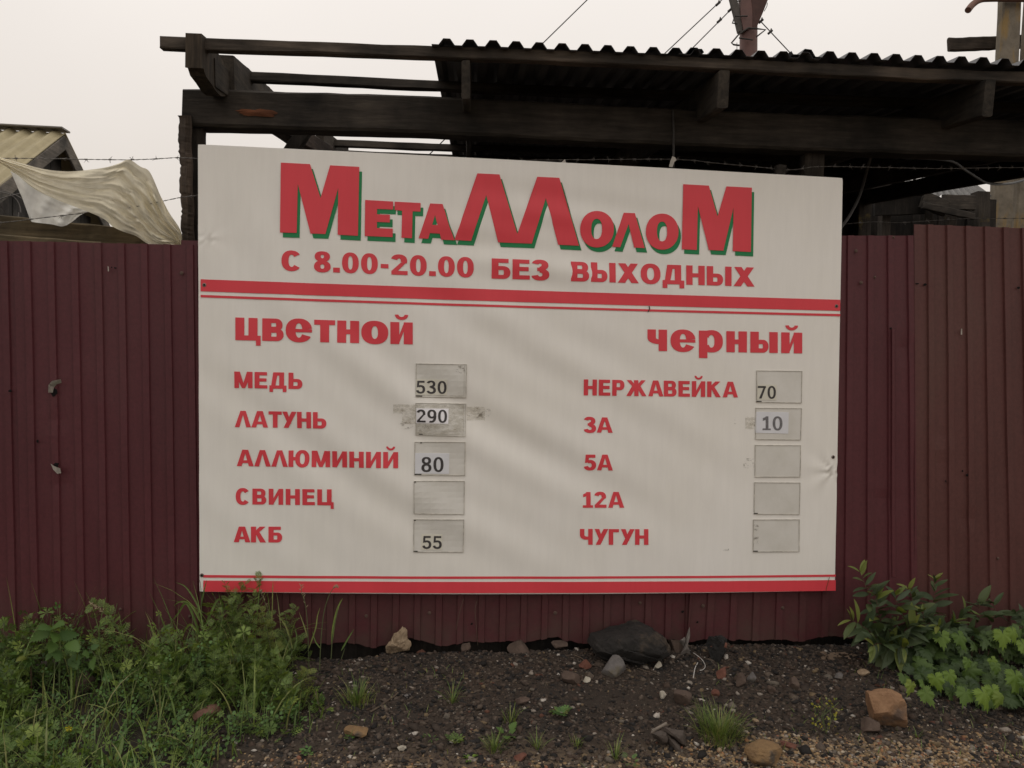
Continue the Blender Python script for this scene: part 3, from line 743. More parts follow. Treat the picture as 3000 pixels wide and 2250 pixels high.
# tape marks, smears, fixings
def smear_mat(name, col, lo, hi, sc, amax=.8):
    def f(t, b):
        v = coords(t, (1, 1, 2.2)); n = noi(t, v, sc, 8, .75)
        g = rmp(t, n, [(lo, (0, 0, 0)), (hi, (amax,)*3)])
        t.links.new(g, b.inputs["Alpha"]); b.inputs["Base Color"].default_value = c4(col); setb(b, Roughness=.5)
    return material(name, f)
M_TAPE = smear_mat("old tape residue", (.46, .42, .33), .40, .66, 22, .5)
M_SMUD = smear_mat("dark smudges", (.2, .17, .12), .52, .66, 30, .7)
for (o, x0, y0, x1, y1, m, off) in ((OA, 1322, 740, 1412, 866, M_TAPE, .0012), (OA, 1742, 756, 1860, 845, M_TAPE, .0012), (OA, 1412, 742, 1726, 935, M_TAPE, .0032), (OA, 1265, 738, 1325, 800, M_TAPE, .0011), (OA, 1300, 850, 1400, 900, M_SMUD, .0025), (OA, 1800, 770, 1895, 830, M_SMUD, .0025),
                                   (OA, 1425, 870, 1500, 915, M_SMUD, .0045), (OC, 1335, 820, 1400, 900, M_TAPE, .0012), (OC, 1262, 830, 1275, 868, M_SMUD, .0012), (OD, 1322, 205, 1392, 268, M_SMUD, .0012), (OD, 1186, 788, 1228, 806, M_SMUD, .0012), (OD, 1288, 790, 1318, 802, M_SMUD, .0012), (OD, 1384, 620, 1420, 760, M_SMUD, .0032), (OA, 1660, 490, 1730, 540, M_SMUD, .0045)):
    mobj("smudge", *slab([px(x0, y0, *o), px(x1, y0, *o), px(x1, y1, *o), px(x0, y1, *o)], off-.0004, off, 6), m, sign)
for (x, y, r) in ((599, 835, .006), (2549/1., 0, 0), (2450, 897, .006), (592, 1685, .006), (2441, 1339, .006), (2150, 0, 0)):
    if r == 0: continue
    P = rip_at(at(x, y, SY))+np.array([0, -.003, 0])
    hd = mobj("fixing_screw", *disc(P, r*1.5, .0012, 12), plain("screw washer", (.2, .16, .14), .5, .3, metallic=.5), sign)
    mobj("screw_head", *disc(P+np.array([0, -.0012, 0]), r*.75, .002, 8), M_HOLE, hd)
def thinline(pts, r, mat, name, parent, off=.004, label=None):
    P = [rip_at(at(x, y, SY))+np.array([0, -off, 0]) for x, y in pts]
    return mobj(name, *tube(P, r, 5), mat, parent, label=label)
thinline([(1901, 897), (1903, 903), (1900, 910), (1898, 914)], .0022, M_GRIME, "tear", sign, label="small tear in the thin stripe")
thinline([(2429, 1690), (2426, 1702), (2423, 1712), (2420, 1722), (2419, 1731)], .0013, M_RUST, "tear", sign, label="crack across the lower right corner of the red stripe")

# ------------------------------------------------------------------ SHED BEHIND THE FENCE
shed = thing("timber_shed", "blackened timber lean-to with open rafters at its left end, behind the sign", "shed", sh(0, .2, 0))
RT = lambda t: 2.655+.119*(t+.1)         # top of the rafters; the purlins lie on them
HB = .165
mobj("header_beam", *beam(sh(-.16, .26, 2.505), sh(5.6, .26, 2.495), .12, HB+.01, seg=60, jit=.004, ch=.012, seed=2), W_BEAM(), shed)
# splintered reddish scar on the header beam
rs = random.Random(5); V = []; n = 22
for k in range(n): a = 2*pi*k/n; q = rs.uniform(.7, 1.15); V.append(sh_at(752+62*cos(a)*q, 331-12*sin(a)*q+3*cos(a), .193))
mobj("wood_scar", V+[np.mean(V, 0)-SBx*.006], [(k, (k+1) % n, n) for k in range(n)], wood("fresh split wood", 0, (.05, .022, .012), (.13, .05, .025)), shed)
def rafter(s, t0, t1, h=.135, w=.055, seed=0, label=None, z=0.0):
    A = sh(s, t0, RT(t0)-h/2+z); B = sh(s, t1, RT(t1)-h/2+z)
    return mobj("rafter", *beam(A, B, w, h, seg=24, jit=.003, seed=seed, ch=.006), W_Y(), shed, label=label)
s0 = sh_st(556, 170, -.13)[0]
rafter(s0+.03, .02, 4.3, .13, .05, 3)
# broken outer end of the first rafter
def ragged():
    pts = [(537, 106), (566, 108), (624, 158), (641, 170), (636, 252), (612, 240), (590, 228), (576, 216), (559, 212), (541, 199), (545, 194), (537, 175)]
    V = [sh_at(x, y, -.14) for x, y in pts]; n = len(V)
    V += [p+SBx*.05+SAx*.002 for p in V]
    return V, [tuple(range(n)), tuple(reversed(range(n, 2*n)))]+[(k, n+k, n+(k+1) % n, (k+1) % n) for k in range(n)]
def ragged_end():
    """Front face of the rafter, its lower edge rotted away, joined to the sound timber behind."""
    s1, s2 = s0-.012, s0+.055
    prof = [(-.15, RT(-.15)+.055), (-.15, RT(-.15)-.09), (-.12, RT(-.12)-.085), (-.09, RT(-.09)-.11), (-.02, RT(-.02)-.125), (.05, RT(.05)-.145), (.12, RT(.12)-.15), (.2, RT(.2)-.13), (.2, RT(.2)+.0), (-.02, RT(-.02)+.055)]
    V = [sh(s1, t, z) for t, z in prof]+[sh(s2, t, z) for t, z in prof]; n = len(prof)
    return V, [tuple(range(n)), tuple(reversed(range(n, 2*n)))]+[(k, n+k, n+(k+1) % n, (k+1) % n) for k in range(n)]
mobj("rafter_end", *ragged_end(), wood("rafter end wood", 2, (.02, .017, .014), (.085, .068, .05)), shed, label="rotted broken end of the leftmost rafter")
rafter(sh_st(657, 200, .205)[0], .205, 1.0, .165, .085, 8, z=.062)
for i, (x, y) in enumerate(((1367, 200), (2118, 240), (2900, 260))):
    s = sh_st(x, y, -.13)[0]; rafter(s, -.13, 4.3, .16, .05 if i else .036, 20+i, z=-.004)
for s in (4.5, 5.15): rafter(s, -.1, 4.3, .14, .05, int(s*10))
for i, (t, sa, sb, h) in enumerate(((-.085, -.135, 5.25, .05), (.5, s0-.02, 5.25, .045), (1.1, s0+.6, 5.2, .045), (1.7, 1.0, 5.2, .045), (2.5, s0-.02, 5.2, .05), (3.05, s0-.1, 5.2, .05), (3.6, .9, 5.2, .05), (4.2, .9, 5.2, .05))):
    zc = RT(t)+h/2+.001
    mobj("purlin", *beam(sh(sa, t, zc), sh(sb, t, zc), .05, h, seg=40, jit=.0035, seed=40+i, ch=.005), W_FASC() if i == 0 else W_X(), shed)
# brace pieces in the open left bay
mobj("brace", *beam(sh_at(905, 372, .6), sh_at(838, 470, .6), .05, .07, up=SAx, seg=6, seed=71), W_Z(), shed)
mobj("brace", *beam(sh_at(812, 362, .5), sh_at(960, 448, 1.3), .06, .09, seg=8, seed=72), wood("brace wood", 1, (.028, .022, .018), (.09, .068, .055)), shed)
mobj("brace", *beam(sh_at(935, 402, 2.2), sh_at(1010, 452, 2.9), .06, .12, seg=6, seed=73), W_Y(), shed)
# posts
def post(xa, xb, ytop, ybot_z, t, mat, seed, name="post", th=None, label=None):
    P = sh_at((xa+xb)/2, ytop, t); w = abs((sh_at(xb, ytop, t)-sh_at(xa, ytop, t))@SAx)
    A = P.copy(); B = P.copy(); B[2] = ybot_z
    return mobj(name, *beam(B, A, w, th or w*.9, up=SBx, seg=30, jit=.005, ch=.01, seed=seed), mat, shed, label=label)
post(562, 601, 345, -.1, .26, W_Z(), 5)
rb = random.Random(9)
def bark_slab():
    V = []; n = 60
    for i in range(n+1):
        y = 338+(760-338)*i/n; lean = 14*i/n+2*sin(i*.37)
        xl = 520+lean+rb.uniform(-.8, .8)+(3 if rb.random() < .12 else 0); xr = 560+lean*.9
        for (x, t) in ((xl, .215), (xl+2, .185), ((xl+xr)/2, .165+rb.uniform(-.003, .003)), (xr, .175), (xr, .215)): V.append(sh_at(x, y, t))
    Fs = []
    for i in range(n):
        for k in range(5): a = i*5+k; b = i*5+(k+1) % 5; Fs.append((a, b, b+5, a+5))
    return V, Fs+[(0, 1, 2, 3, 4), tuple(n*5+k for k in (4, 3, 2, 1, 0))]
mobj("bark_slab", *bark_slab(), wood("bark edged slab wood", 2, (.025, .02, .016), (.09, .07, .055), (.11, .08, .025)), shed, label="bark-edged slab on the left corner post")
post(2348, 2404, 425, -.1, .3, wood("peeling post wood", 2, (.02, .017, .014), (.06, .05, .04), (.22, .19, .15)), 6, label="front post with peeling pale bark")
post(2272, 2302, 481, 1.7, .16, W_Z(), 7, name="post_stub")
for s in (.95, 2.3, 3.6, 5.15):
    A = sh(s, 4.25, 0); B = sh(s, 4.25, RT(4.25)-.12); mobj("post", *beam(A, B, .13, .12, up=SBx, seg=12, jit=.006, seed=int(s*7)), W_Z(), shed)
# rear cladding planks with a few slits
ss = .86; k = 0; rp = random.Random(3)
while ss < 5.18:
    w = rp.uniform(.12, .17); top = RT(4.3)+rp.uniform(.0, .03)
    if 3.9 < ss < 4.25: top = RT(4.3)-rp.uniform(.0, .02)
    mobj("plank", *beam(sh(ss+w/2, 4.32+.02*(k % 2), -.1), sh(ss+w/2, 4.32+.02*(k % 2), top), w+.012, .02, up=SBx, seg=6, jit=.003, ch=.003, seed=100+k), W_DARK(), shed)
    ss += w; k += 1
# clutter inside: stacked dark boards and a cabinet-like crate, seen right of the sign
mobj("side_board", *beam(sh(5.18, .4, 1.9), sh(5.18, 4.2, 1.95), .03, .35, seg=10, seed=131), W_DARK(), shed)
# roof sheets
M_ROOF = material("weathered roofing steel", lambda t, b: (t.links.new(rmp(t, noi(t, coords(t, (1, .3, 1)), 6, 6, .7), [(.3, (.03, .03, .033)), (.7, (.085, .085, .09))]), b.inputs["Base Color"]), setb(b, Roughness=.6, Metallic=.0)))
def roof_quad(sa, lift):
    T0, T1 = -.145, 4.42
    def q(u, v): t = T0+(T1-T0)*v; return sh(sa+u*.1, t, RT(t)+.053+lift)
    return q
RN = np.array(sh(0, -sin(.119), cos(.119)))
RP = (.03, .02, .03, .1)
sheet("roof_sheet", roof_quad(1.02, 0), 0, 11.9, 10, M_ROOF, shed, RP, .026, th=.0012, normal=RN, disp=lambda u, v: .004*mn.noise(Vector((u*.3, v*3, 1))))
sL2 = sh_st(2322, 190, -.14)[0]
sheet("roof_sheet", roof_quad(2.1, .0035), 0, (sL2+.13-2.1)/.1, 10, M_ROOF, shed, RP, .026, th=.0012, normal=RN, disp=lambda u, v: .005*mn.noise(Vector((u*.3+7, v*3, 1))))
sheet("roof_sheet", roof_quad(sL2, .012), -.1, 11.6, 10, M_ROOF, shed, RP, .027, th=.0012, normal=RN, disp=lambda u, v: .008*math.exp(-(u/.8)**2)+.004*mn.noise(Vector((u*.3+3, v*3, 1))))
sheet("roof_sheet", roof_quad(sL2+1.12, .009), 0, (5.24-sL2-1.12)/.1, 10, M_ROOF, shed, RP, .026, th=.0012, normal=RN, disp=lambda u, v: .004*mn.noise(Vector((u*.3+5, v*3, 1))))
# iron rod hanging from the beam
M_IRON = plain("dark iron", (.05, .046, .042), .7, .3, 60, metallic=.3)
tag(mobj("hanging_rod", *tube([at(1972, 322, .09), at(1974, 400, .08), at(1972, 520, .055), at(1972, 760, .05)], .006, 6), M_IRON, loc=at(1972, 520, .055)), "thin dark iron rod standing upright behind the top of the sign", "rod")
# rag bits tied on the wire
M_RAGB = plain("pale rag", (.4, .37, .33), .9, .3)
def ragbit(pts, t):
    V = [at(x, y, .035) for x, y in pts]; n = len(V); V += [p+SBx*.004 for p in V]
    return V, [tuple(range(n)), tuple(reversed(range(n, 2*n)))]+[(k, n+k, n+(k+1) % n, (k+1) % n) for k in range(n)]
tag(mobj("rag_scrap", *ragbit([(1655, 466), (1660, 480), (1664, 500), (1620, 500), (1640, 480)], .08), M_RAGB, loc=sh_at(1655, 480, .08)), "pale scrap of cloth on the barbed wire above the title's middle", "rag")
tag(mobj("rag_scrap", *ragbit([(1970, 458), (1978, 461), (1982, 469), (1976, 474), (1970, 490), (1960, 488), (1965, 470)], .085), M_RAGB, loc=sh_at(1970, 470, .08)), "knotted pale rag tied round the iron rod above the sign", "rag")

# ------------------------------------------------------------------ BARBED WIRE
M_WIRE = plain("galvanised wire gone dull", (.12, .11, .10), .6, .3, 80, metallic=.4)
def barbed(pts, label, Y=.12, spacing=.115, seed=0, barbs=True, r=.0014):
    P = [at(x, y, Y) for x, y in pts]; P = smooth_path(P, 6); rr = random.Random(seed)
    root = thing("barbed_wire", label, "barbed wire", P[0], "barbed wire strands above the fence")
    parts = []
    for ph in (0, pi):
        Q = []; acc = 0
        fine = smooth_path(P, 3)
        for i, p in enumerate(fine):
            if i: acc += np.linalg.norm(fine[i]-fine[i-1])
            Q.append(p+np.array([0, cos(acc*90+ph), sin(acc*90+ph)])*r*.8+np.array([0, 0, .0008*rr.uniform(-1, 1)]))
        parts.append(tube(Q, r*.8, 4))
    mobj("wire_strand", *cat_mesh(parts), M_WIRE, root)
    if barbs:
        L = 0; nxt = rr.uniform(.02, .08)
        for i in range(1, len(P)):
            seg = P[i]-P[i-1]; l = np.linalg.norm(seg)
            while L+l > nxt:
                c = P[i-1]+seg*((nxt-L)/l); d = seg/l; ps = []
                for k in range(4):
                    a = rr.uniform(0, 6.28); u = np.array([0, cos(a), sin(a)])
                    ps.append(tube([c+d*rr.uniform(-.006, .006), c+u*.016+d*rr.uniform(-.012, .012)], .0011, 4, radii=[.0012, .0004]))
                ps.append(tube([c-d*.007, c+d*.007], .0032, 5))
                mobj("barb", *cat_mesh(ps), M_WIRE, root)
                nxt += spacing*rr.uniform(.75, 1.2)
            L += l
barbed([(-260, 455), (0, 463), (100, 464), (260, 467), (378, 468), (450, 466), (522, 462), (600, 466)], "upper barbed wire strand left of the corner post, over the tarpaulin", .12, .11, 1)
barbed([(-260, 672), (0, 652), (110, 640), (262, 622), (380, 608), (478, 589), (527, 579), (600, 570)], "lower barbed wire strand passing under the tarpaulin on the left", .13, .12, 2)
barbed([(1240, 478), (1330, 470), (1500, 470), (1700, 468), (1973, 467), (2100, 478), (2270, 494), (2330, 497), (2400, 488), (2560, 490), (2750, 494), (2960, 491), (3200, 492)], "barbed wire strand along the top of the sign under the shed beam", .05, .075, 3)
barbed([(2440, 662), (2475, 657), (2560, 650), (2640, 652), (2750, 645), (2850, 640), (2960, 640), (3200, 636)], "low barbed wire strand above the right-hand fence sheets", .14, .13, 4, r=.001)

# ------------------------------------------------------------------ TARPAULIN on the wire
def tarp_mat(name, col, tr):
    def f(t, b):
        v = coords(t); n = noi(t, v, 5, 7, .7); n2 = noi(t, coords(t, (3, 3, 1)), 10, 5, .7)
        cc = rmp(t, n, [(.3, [x*.75 for x in col]), (.7, [min(1, x*1.1) for x in col])])
        t.links.new(cc, b.inputs["Base Color"]); setb(b, Roughness=.45)
        tl = nd(t, "ShaderNodeBsdfTranslucent"); t.links.new(cc, tl.inputs[0])
        mx = nd(t, "ShaderNodeMixShader"); mx.inputs[0].default_value = tr
        out = t.nodes["Material Output"]
        t.links.new(b.outputs[0], mx.inputs[1]); t.links.new(tl.outputs[0], mx.inputs[2]); t.links.new(mx.outputs[0], out.inputs[0])
        pr = rmp(t, noi(t, v, 3.5, 5, .6), [(.35, (tr*.55,)*3), (.65, (min(1, tr*1.35),)*3)]); t.links.new(pr, mx.inputs[0])
        bump(t, b, n2, .5, .01)
    return material(name, f)
def tarp_grid(top, bot, Y, nu=110, nv=44, fold=None):
    tp = smooth_path([np.array((x, y, 0.)) for x, y in top], 8); bp = smooth_path([np.array((x, y, 0.)) for x, y in bot], 8)
    def samp(P, u):
        L = [0.0]
        for i in range(1, len(P)): L.append(L[-1]+np.linalg.norm(P[i]-P[i-1]))
        s = u*L[-1]
        for i in range(1, len(P)):
            if L[i] >= s: k = (s-L[i-1])/(L[i]-L[i-1]+1e-9); return P[i-1]+(P[i]-P[i-1])*k
        return P[-1]
    V = []
    for i in range(nu+1):
        a = samp(tp, i/nu); b = samp(bp, i/nu)
        for j in range(nv+1):
            v = j/nv; q = a+(b-a)*v; d = fold(i/nu, v)
            V.append(at(q[0], q[1], Y-d))
    m = nv+1
    return V, [(i*m+j, i*m+j+1, (i+1)*m+j+1, (i+1)*m+j) for i in range(nu) for j in range(nv)]
tarp = thing("tarpaulin", "torn yellowish plastic tarpaulin draped over barbed wire left of the post", "tarpaulin", at(300, 600, .12))
def fold1(u, v):
    # tight folds fan out towards the lower right corner, broad ones at the left
    w = sstep(.35, .75, u)
    a = .026*w*(1-2*abs(sin(v*15+2.5*sin(u*4)+2.2*mn.noise(Vector((u*5, v*4, 0))))))*(1.15-v*.6)
    a += .011*w*(1-2*abs(sin(v*33+6*u+3*mn.noise(Vector((u*11, v*7, 2))))))
    a += .018*(1-w)*sin(v*9+u*7)+.008*(1-w)*sin(v*24+u*14+2*sin(u*9))
    a += .02*mn.noise(Vector((u*5, v*4, 5)))+.006*mn.noise(Vector((u*16, v*14, 7)))
    return a*min(1, v*6+.15)*min(1, (1-v)*6+.2)
V, Fs = tarp_grid([(-60, 448), (0, 461), (66, 479), (133, 496), (199, 502), (265, 497), (315, 489), (350, 478), (378, 467), (411, 488), (439, 504), (471, 575), (497, 625), (529, 675), (534, 722)],
                  [(-60, 455), (0, 478), (50, 512), (99, 552), (166, 585), (215, 604), (262, 622), (305, 642), (332, 665), (365, 680), (398, 691), (431, 713), (460, 724), (500, 724), (534, 724)], .1, fold=fold1)
mobj("front_sheet", V, Fs, tarp_mat("yellowed tarpaulin", (.82, .76, .6), .8), tarp, smooth=True)
V, Fs = tarp_grid([(30, 500), (80, 530), (150, 572), (215, 600), (262, 618)], [(92, 642), (94, 650), (150, 657), (190, 662), (236, 630)], .17, 30, 20, fold=lambda u, v: .012*sin(u*19+v*7)+.01*mn.noise(Vector((u*5, v*5, 9))))
mobj("back_sheet", V, Fs, tarp_mat("pale tarpaulin lining", (.80, .79, .74), .5), tarp, smooth=True)

# timber lying on the back of the left fence
tag(mobj("timber_rail", *beam(at(-300, 640, .3), at(440, 706, .3), .08, .105, seg=24, jit=.006, seed=201), W_PLANK(), loc=at(100, 670, .3)), "thick dark brown timber resting behind the left fence, under the tarpaulin", "timber")
tag(mobj("timber_rail", *beam(at(-300, 672, .14), at(300, 722, .14), .05, .04, seg=20, jit=.003, seed=202), wood("rail wood", 0, (.07, .058, .036), (.18, .145, .09)), loc=at(80, 700, .14)), "thin brown batten along the top edge of the left fence", "timber")

# ------------------------------------------------------------------ LEFT HOUSE
XG = -3.44
hs = thing("yellow_roofed_house", "small grey gabled house with yellow wavy sheet roof at far left", "house", (XG-1.5, 6.2, 0))
apex = at_x(184, 398, XG); nearE = at_x(-70, 600, XG); 
apY, apZ = apex[1], apex[2]; run = apY-nearE[1]; slope = (apZ-nearE[2])/run
farY = apY+run; eZ = nearE[2]
TLft = 4.5
def roofside(sgn, name, mat):
    """Wavy asbestos-type sheets: waves run down the slope."""
    V = []; nX = 170; nS = 10
    for i in range(nX+1):
        X = XG+.03-i*TLft/nX
        w = .022*sin((X)*2*pi/.17)
        for j in range(nS+1):
            v = j/nS; Y = apY+sgn*(run+.15)*v; Z = apZ+.05-slope*(run+.15)*v+w-(.012 if v > .55 else 0)
            V.append((X, Y, Z))
    m = nS+1; F1 = [(i*m+j, i*m+j+1, (i+1)*m+j+1, (i+1)*m+j) for i in range(nX) for j in range(nS)]
    N = len(V); V = V+[(x, y, z-.012) for x, y, z in V]
    F1 += [tuple(N+k for k in reversed(f)) for f in F1]+[(j, j+1, N+j+1, N+j) for j in range(nS)]+[(i*m+nS, (i+1)*m+nS, N+(i+1)*m+nS, N+i*m+nS) for i in range(nX)]
    return mobj(name, V, F1, mat, hs, smooth=False)
M_YR = plain("yellow ochre wavy sheet", (.31, .265, .16), .8, .2, 5)
roofside(-1, "roof", M_YR); roofside(1, "roof", M_YR)
mobj("ridge_cap", *beam((XG+.04, apY, apZ+.075), (XG-TLft, apY, apZ+.075), .22, .02, seg=4, jit=.002), plain("grey ridge tin", (.2, .185, .17), .6, .2), hs)
for sgn in (-1, 1):
    A = np.array([XG+.02, apY+sgn*.0, apZ-.07]); B = np.array([XG+.02, apY+sgn*(run+.15), apZ-.07-slope*(run+.15)])
    mobj("barge_board", *beam(A, B, .035, .15, seg=6, jit=.002), W_GREY(), hs)
# gable wall of upright boards and the long wall
nb = 12
for i in range(nb):
    a = apY-run+.1+(2*run-.2)*i/nb; b = apY-run+.1+(2*run-.2)*(i+1)/nb; mid = (a+b)/2
    zt = apZ-.12-slope*abs(mid-apY)
    mobj("board", *beam((XG-.15, mid, -.3), (XG-.15, mid, zt), (b-a)-.01, .025, up=(1, 0, 0), seg=3, jit=.003, seed=i), wood("gable boards", 2, (.035, .034, .032), (.085, .08, .075)), hs)
mobj("wall", *beam((XG-.18, apY-run+.2, (eZ-.3)/2), (XG-TLft, apY-run+.2, (eZ-.3)/2), .1, eZ+.3, seg=3, jit=.002), W_GREY(), hs)
# coils of razor wire in front of the house
rz = thing("razor_wire_coil", "loose coil of razor wire above the fence in front of the grey house", "razor wire", at(10, 620, .9))
ps = []
for k in range(5):
    P = []; cx = -130+k*45
    for i in range(41):
        a = i/40*2*pi; P.append(at(cx+95*cos(a)+6*i/40, 625+62*sin(a)+10*sin(k*3+a*2), .9+.12*sin(a+k)))
    ps.append(tube(P, .003, 4, closed_ends=False))
mobj("coil", *cat_mesh(ps), M_WIRE, rz)
# far utility stub with insulator
us_ = thing("utility_post", "tiny distant pale post with wire insulator seen under the tarpaulin", "post", at(210, 720, 8))
mobj("pole", *beam(at(210, 900, 8), at(210, 632, 8), .08, .08, up=(0, 1, 0), seg=3), plain("pale post", (.35, .32, .3), .8, .2), us_)
mobj("insulator", *tube([at(222, 650, 8), at(234, 652, 8), at(236, 655, 8)], .02, 6, radii=[.01, .04, .012]), M_IRON, us_)
mobj("line_wire", *tube(smooth_path([at(240, 650, 8), at(285, 670, 9), at(330, 700, 10)], 4), .006, 4), M_IRON, us_)

# ------------------------------------------------------------------ STEEL MAST
MY = 9.0
mast = thing("steel_mast", "maroon steel mast with flared top and bent rods rising behind the roof", "mast", np.array([at(2190, 300, MY)[0], MY, 0]))
def mast_mat():
    def f(t, b):
        v = coords(t); n = noi(t, v, 4, 6, .7)
        t.links.new(rmp(t, n, [(.3, (.09, .045, .038)), (.6, (.14, .066, .055)), (.8, (.19, .12, .1))]), b.inputs["Base Color"]); setb(b, Roughness=.6)
    return material("maroon painted steel", f)
c0 = at(2192, 400, MY); c1 = at(2193, 70, MY); r0 = (at(2216, 200, MY)[0]-at(2167, 200, MY)[0])/2
mobj("column", *tube([np.array([c0[0], MY, -.2]), c0, c1, at(2193, -30, MY)], r0, 20, radii=[r0, r0, r0, r0*.9]), mast_mat(), mast, smooth=True)
def gusset(pa, pb, th=.06, Y=MY):
    V = [at(x, y, Y) for x, y in pa]; n = len(V); V += [p+np.array([0, th, 0]) for p in V]
    return V, [tuple(range(n)), tuple(reversed(range(n, 2*n)))]+[(k, n+k, n+(k+1) % n, (k+1) % n) for k in range(n)]
dk = plain("dark maroon steel", (.07, .035, .03), .7, .25)
mobj("strut", *gusset([(2141, -10), (2158, -10), (2170, 40), (2182, 92), (2166, 92), (2155, 45)], 0, .1, MY-r0*.9), plain("grey brown strut steel", (.09, .08, .072), .7, .25), mast)
mobj("strut", *gusset([(2200, -12), (2254, -12), (2238, 30), (2218, 78), (2205, 84), (2206, 30)], 0, .12, MY-r0*1.1), dk, mast)
mobj("strut", *gusset([(2170, -12), (2204, -12), (2206, 84), (2178, 88), (2170, 40)], 0, .1, MY-r0*1.05), mast_mat(), mast)
def rod(pts, r=.03, Y=MY-.2): return mobj("step_rod", *tube([at(x, y, Y) for x, y in pts], r, 6), M_IRON, mast)
rod([(2160, 70), (2146, 68), (2152, 48), (2190, 47)], .012); rod([(2216, 84), (2243, 87), (2216, 108)], .014); rod([(2216, 84), (2192, 82), (2165, 100), (2143, 126), (2150, 131), (2166, 133)], .014)
rod([(2165, 111), (2205, 117)], .012); rod([(2158, 3), (2170, 3)], .01); rod([(2248, 8), (2247, 18), (2239, 33)], .006); rod([(2159, 160), (2159, 125)], .005)
def guy(a, b, label, clamps=(), far=MY):
    A = at(*a, far); B = at(*b, far); g = thing("guy_wire", label, "wire", B, "guy wires of the mast")
    mobj("cable", *tube([A, B], .009, 5), M_IRON, g)
    for (x, y) in clamps:
        c = at(x, y, far); mobj("clamp", *cat_mesh([tube([c+np.array([-.03, 0, -.03]), c+np.array([.035, 0, .03])], .022, 6), tube([c, c+np.array([.02, 0, .06])], .01, 5)]), M_IRON, g)
guy((2130, -15), (1880, 220), "guy wire slanting down left of the mast, the outer one of two", ((2103, 11),))
guy((2147, 22), (1970, 200), "guy wire slanting down left, right against the mast", ((2139, 29), (2107, 61)))
guy((2226, 60), (2390, 235), "guy wire slanting down to the right of the mast", ((2229, 62), (2256, 94)))
guy((1735, -15), (1250, 460), "lone overhead wire crossing the sky above the roof's left part")

# ------------------------------------------------------------------ CONCRETE POLES AT RIGHT
def concrete():
    def f(t, b):
        v = coords(t); n = noi(t, v, 4, 8, .7); n2 = noi(t, coords(t, (2, 2, .4)), 5, 5, .6)
        c = rmp(t, n, [(.3, (.085, .07, .05)), (.55, (.17, .145, .11)), (.75, (.24, .2, .15))])
        c = mixrgb(t, rmp(t, n2, [(.52, (0, 0, 0)), (.66, (.8, .8, .8))]), c, (.25, .16, .05))
        t.links.new(c, b.inputs["Base Color"]); setb(b, Roughness=.9); bump(t, b, n, .5, .02)
    return material("stained concrete", f)
PY = 6.0
for i, (xa, xb, lab) in enumerate(((2928, 2983, "stained concrete pole at the right edge, left one of the close pair"), (3008, 3072, "stained concrete pole cut by the picture's right edge, behind the roof"))):
    p = thing("concrete_pole", lab, "pole", np.array([at((xa+xb)/2, 400, PY)[0], PY, 0]), "concrete poles")
    w = at(xb, 100, PY)[0]-at(xa, 100, PY)[0]
    T = at((xa+xb)/2+(3 if i == 0 else 2), -60, PY+.15*i); B = at((xa+xb)/2-(24 if i == 0 else 42), 640, PY+.15*i); D = (B-T)/(T[2]-B[2]); B = B+D*(B[2]+.2)
    mobj("shaft", *beam(B, T, w, .13, up=(0, 1, 0), seg=14, jit=.004, ch=.02, seed=50+i), concrete(), p)
# pipe bracket and crosspiece
tag(mobj("bent_pipe", *tube(smooth_path([at(2836, 30, PY-.25), at(2850, 13, PY-.2), at(2872, -1, PY-.16), at(2900, -4, PY-.14), at(2960, -4, PY-.14), at(3060, -2, PY-.14)], 5), .04, 12), plain("rusty brown pipe", (.14, .07, .05), .7, .3, 20), loc=at(2900, -2, PY-.14)), "rusty brown pipe bent downwards at the head of the concrete poles", "pipe")
tag(mobj("crosspiece", *beam(at(2779, 130, PY+.3), at(3060, 116, PY+.3), .07, .17, seg=14, jit=.008, ch=.03, seed=61, taper=1.05), wood("crosspiece wood", 0, (.03, .025, .021), (.075, .062, .05)), loc=at(2850, 125, PY+.3)), "weathered wooden crosspiece sticking out left of the concrete poles", "crosspiece")
cable = smooth_path([at(2640, 460, .3), at(2780, 470, .8), at(2830, 500, 1.2), at(2890, 535, 1.6), at(2945, 539, 1.9), at(3000, 528, 2.2), at(3120, 490, 2.8)], 8)
tag(mobj("power_cable", *tube(cable, .009, 8), plain("black cable", (.02, .02, .02), .5, .2), loc=cable[20]), "thick black cable sagging in front of the concrete poles", "cable")
cb = smooth_path([at(2560, 430, .5), at(2540, 500, .55), at(2520, 570, .5), at(2490, 630, .4), at(2465, 665, .35), at(2440, 700, .3)], 6)
tag(mobj("hose", *tube(cb, .008, 7), plain("grey hose", (.09, .085, .08), .6, .2), loc=cb[10]), "grey hose hanging down behind the sign's upper right corner", "hose")

# neighbouring shack between the shed and the poles
shk = thing("tin_roofed_shack", "dark plank shack with leaning grey tin roof right of the sign", "shack", np.array([at(2740, 600, 5.2)[0], 5.2, 0]))
M_TIN = plain("grey tin", (.10, .097, .092), .5, .35, 6)
def tinq(a, b, c, d, n=10):
    """a..b upper edge, c..d lower edge, corrugated."""
    A, B, D, E_ = a, b, c, d
    def q(u, v): T = A+(B-A)*(u/n); L = D+(E_-D)*(u/n); return L+(T-L)*v
    return q
A = at(2740, 497, 6.0); B = at(2790, 500, 6.0); D = at(2660, 565, 4.6); E_ = at(2905, 575, 5.2)
sheet("roof_sheet", tinq(at(2700, 512, 5.6), at(2790, 496, 6.2), at(2700, 578, 4.8), at(2905, 578, 5.4)), 0, 10, 4, M_TIN, shk, (.03, .02, .03, .1), .03, normal=(0, -.5, .85))
sheet("roof_sheet", tinq(at(2640, 532, 4.75), at(2712, 520, 4.85), at(2662, 547, 4.5), at(2722, 528, 4.6)), 0, 3, 2, M_TIN, shk, (.03, .02, .03, .1), .02, normal=(0, -.5, .85))
